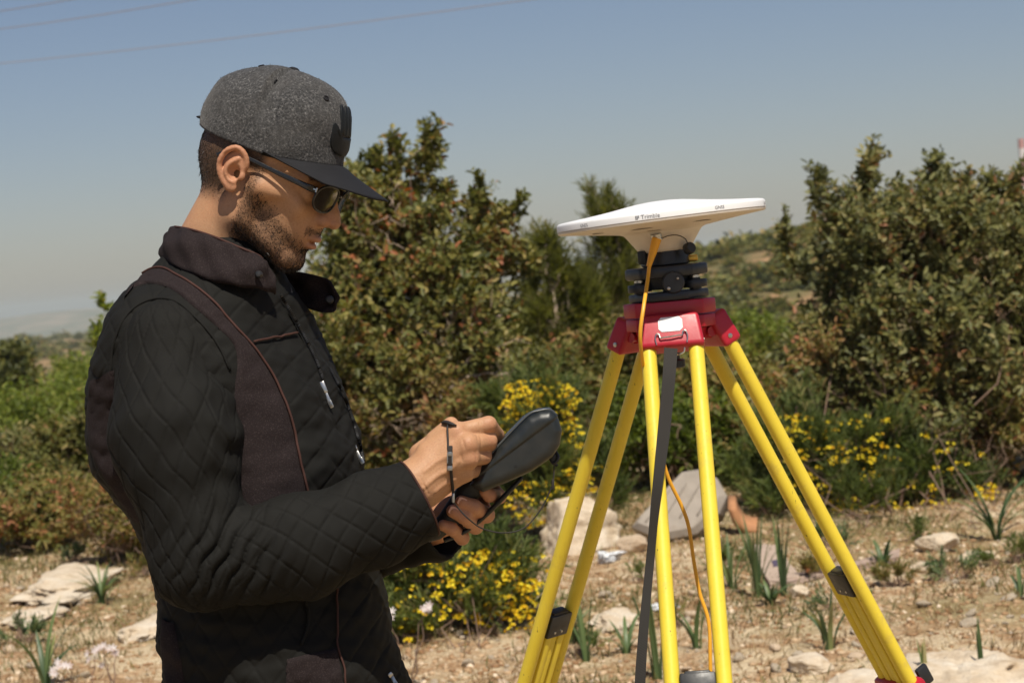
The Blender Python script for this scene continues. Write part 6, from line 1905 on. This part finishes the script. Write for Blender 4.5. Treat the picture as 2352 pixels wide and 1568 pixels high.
# stylus between thumb and index
st = thing('stylus', at(1142, 1012, 2.662), 'thin dark stylus held between thumb and index over the screen', 'stylus')
g = G(); a, e = at(1085, 972, 2.655), at(1152, 1022, 2.668); g.tube(np.array([a * (1 - t) + e * t for t in np.linspace(0, 1, 6)]), [.003, .003, .003, .003, .0028, .0008], 10); g.out('barrel', m_rub, st)
# tether looped round the hand
tt = thing('wrist_tether', at(1035, 1100, 2.575), 'thin black tether cord with grey clasp looped over the right hand', 'tether')
m_cord = M('black_cord', (.02, .016, .014), .7, .2, 90)
m_clasp = M('clasp_metal', (.32, .32, .31), .3, .1, metal=.7)
hb = BVHTree.FromPolygons([Vector(v) for v in hw_V], [tuple(map(int, f)) for f in hw_F])
def hh(px, py, off, alt):
    h, nn, i, d_ = hb.ray_cast(Vector(CAM), Vector(ray(px, py)))
    return (np.array(h) + np.array(nn) * off * (1 if np.dot(np.array(nn), ray(px, py)) < 0 else -1)) if h is not None else at(px, py, alt)
top = [hh(1030, y, .0022, 2.60) for y in (985, 1000, 1016, 1030)]
P = spline([hh(1031, 978, .002, 2.605)] + top, 20)
g = G(); g.tube(P, .0014, 8)
low = [hh(1035, 1078, .003, 2.585), hh(1036, 1100, .003, 2.585), hh(1038, 1125, .003, 2.59), at(1041, 1148, 2.594), at(1050, 1163, 2.6), at(1075, 1190, 2.6), at(1110, 1214, 2.61), at(1160, 1223, 2.62), at(1205, 1211, 2.63), at(1240, 1172, 2.635), at(1262, 1130, 2.637), at(1271, 1100, 2.637), at(1273, 1062, 2.64)]
g.tube(spline(low, 90), np.interp(np.linspace(0, 1, 90), [0, .24, .26, 1], [.0021, .0021, .0010, .0009]), 8); g.out('cord', m_cord, tt, fix=False)
g = G(); P = np.array([hh(x, y, .0025, 2.605) for x, y in ((1017, 974), (1024, 972), (1032, 974), (1040, 977), (1049, 979))]); g.tube(P, [.0022, .004, .0042, .0035, .001], 8, flat=.7); g.out('cord_knot', m_cord, tt, fix=False)
ca = hh(1033, 1052, .0045, 2.58)
g = G(); g.box(ca + UP * .004, RT * .0034, UP * .0135, FW * .0022, .001); co_ = g.out('clasp', m_cord, tt)
g = G(); g.box(ca - UP * .0115, RT * .0034, UP * .003, FW * .0028, .0008); g.out('clasp_ring', m_clasp, co_)
g = G(); g.box(ca + UP * .007 - FW * .0016, RT * .0025, UP * .0028, FW * .0014, .0006); g.out('clasp_button', m_clasp, co_)
for s in (-1, 1):
    g = G(); g.box(ca + UP * .002 + RT * .0031 * s - FW * .0014, RT * .0006, UP * .007, FW * .0012); g.out('clasp_edge', m_clasp, co_, smooth=False)
for (x, y, dd_) in ((1041, 1142, 2.592), (1270, 1112, 2.637)):
    c_ = at(x, y, dd_); g = G(); g.lathe([(.0014, -.0068), (.002, -.005), (.0021, .005), (.0012, .0068)], c_, UP, 12); g.out('cord_end', m_clasp if x < 1100 else m_cord, tt)
# ------------------------------------------------------------------ haze
mh = bpy.data.materials.new('haze_air'); mh.use_nodes = True
n = mh.node_tree; n.nodes.remove(n.nodes['Principled BSDF'])
pv = n.nodes.new('ShaderNodeVolumePrincipled'); pv.inputs['Density'].default_value = .00025
pv.inputs['Color'].default_value = (.82, .92, .93, 1); pv.inputs['Anisotropy'].default_value = 0.0
n.links.new(pv.outputs[0], n.nodes['Material Output'].inputs['Volume'])
g = G(); g.box((0, 0, -12), (4150, 0, 0), (0, 4150, 0), (0, 0, 34)); o = g.out('haze', mh, None, smooth=False); o['kind'] = 'stuff'
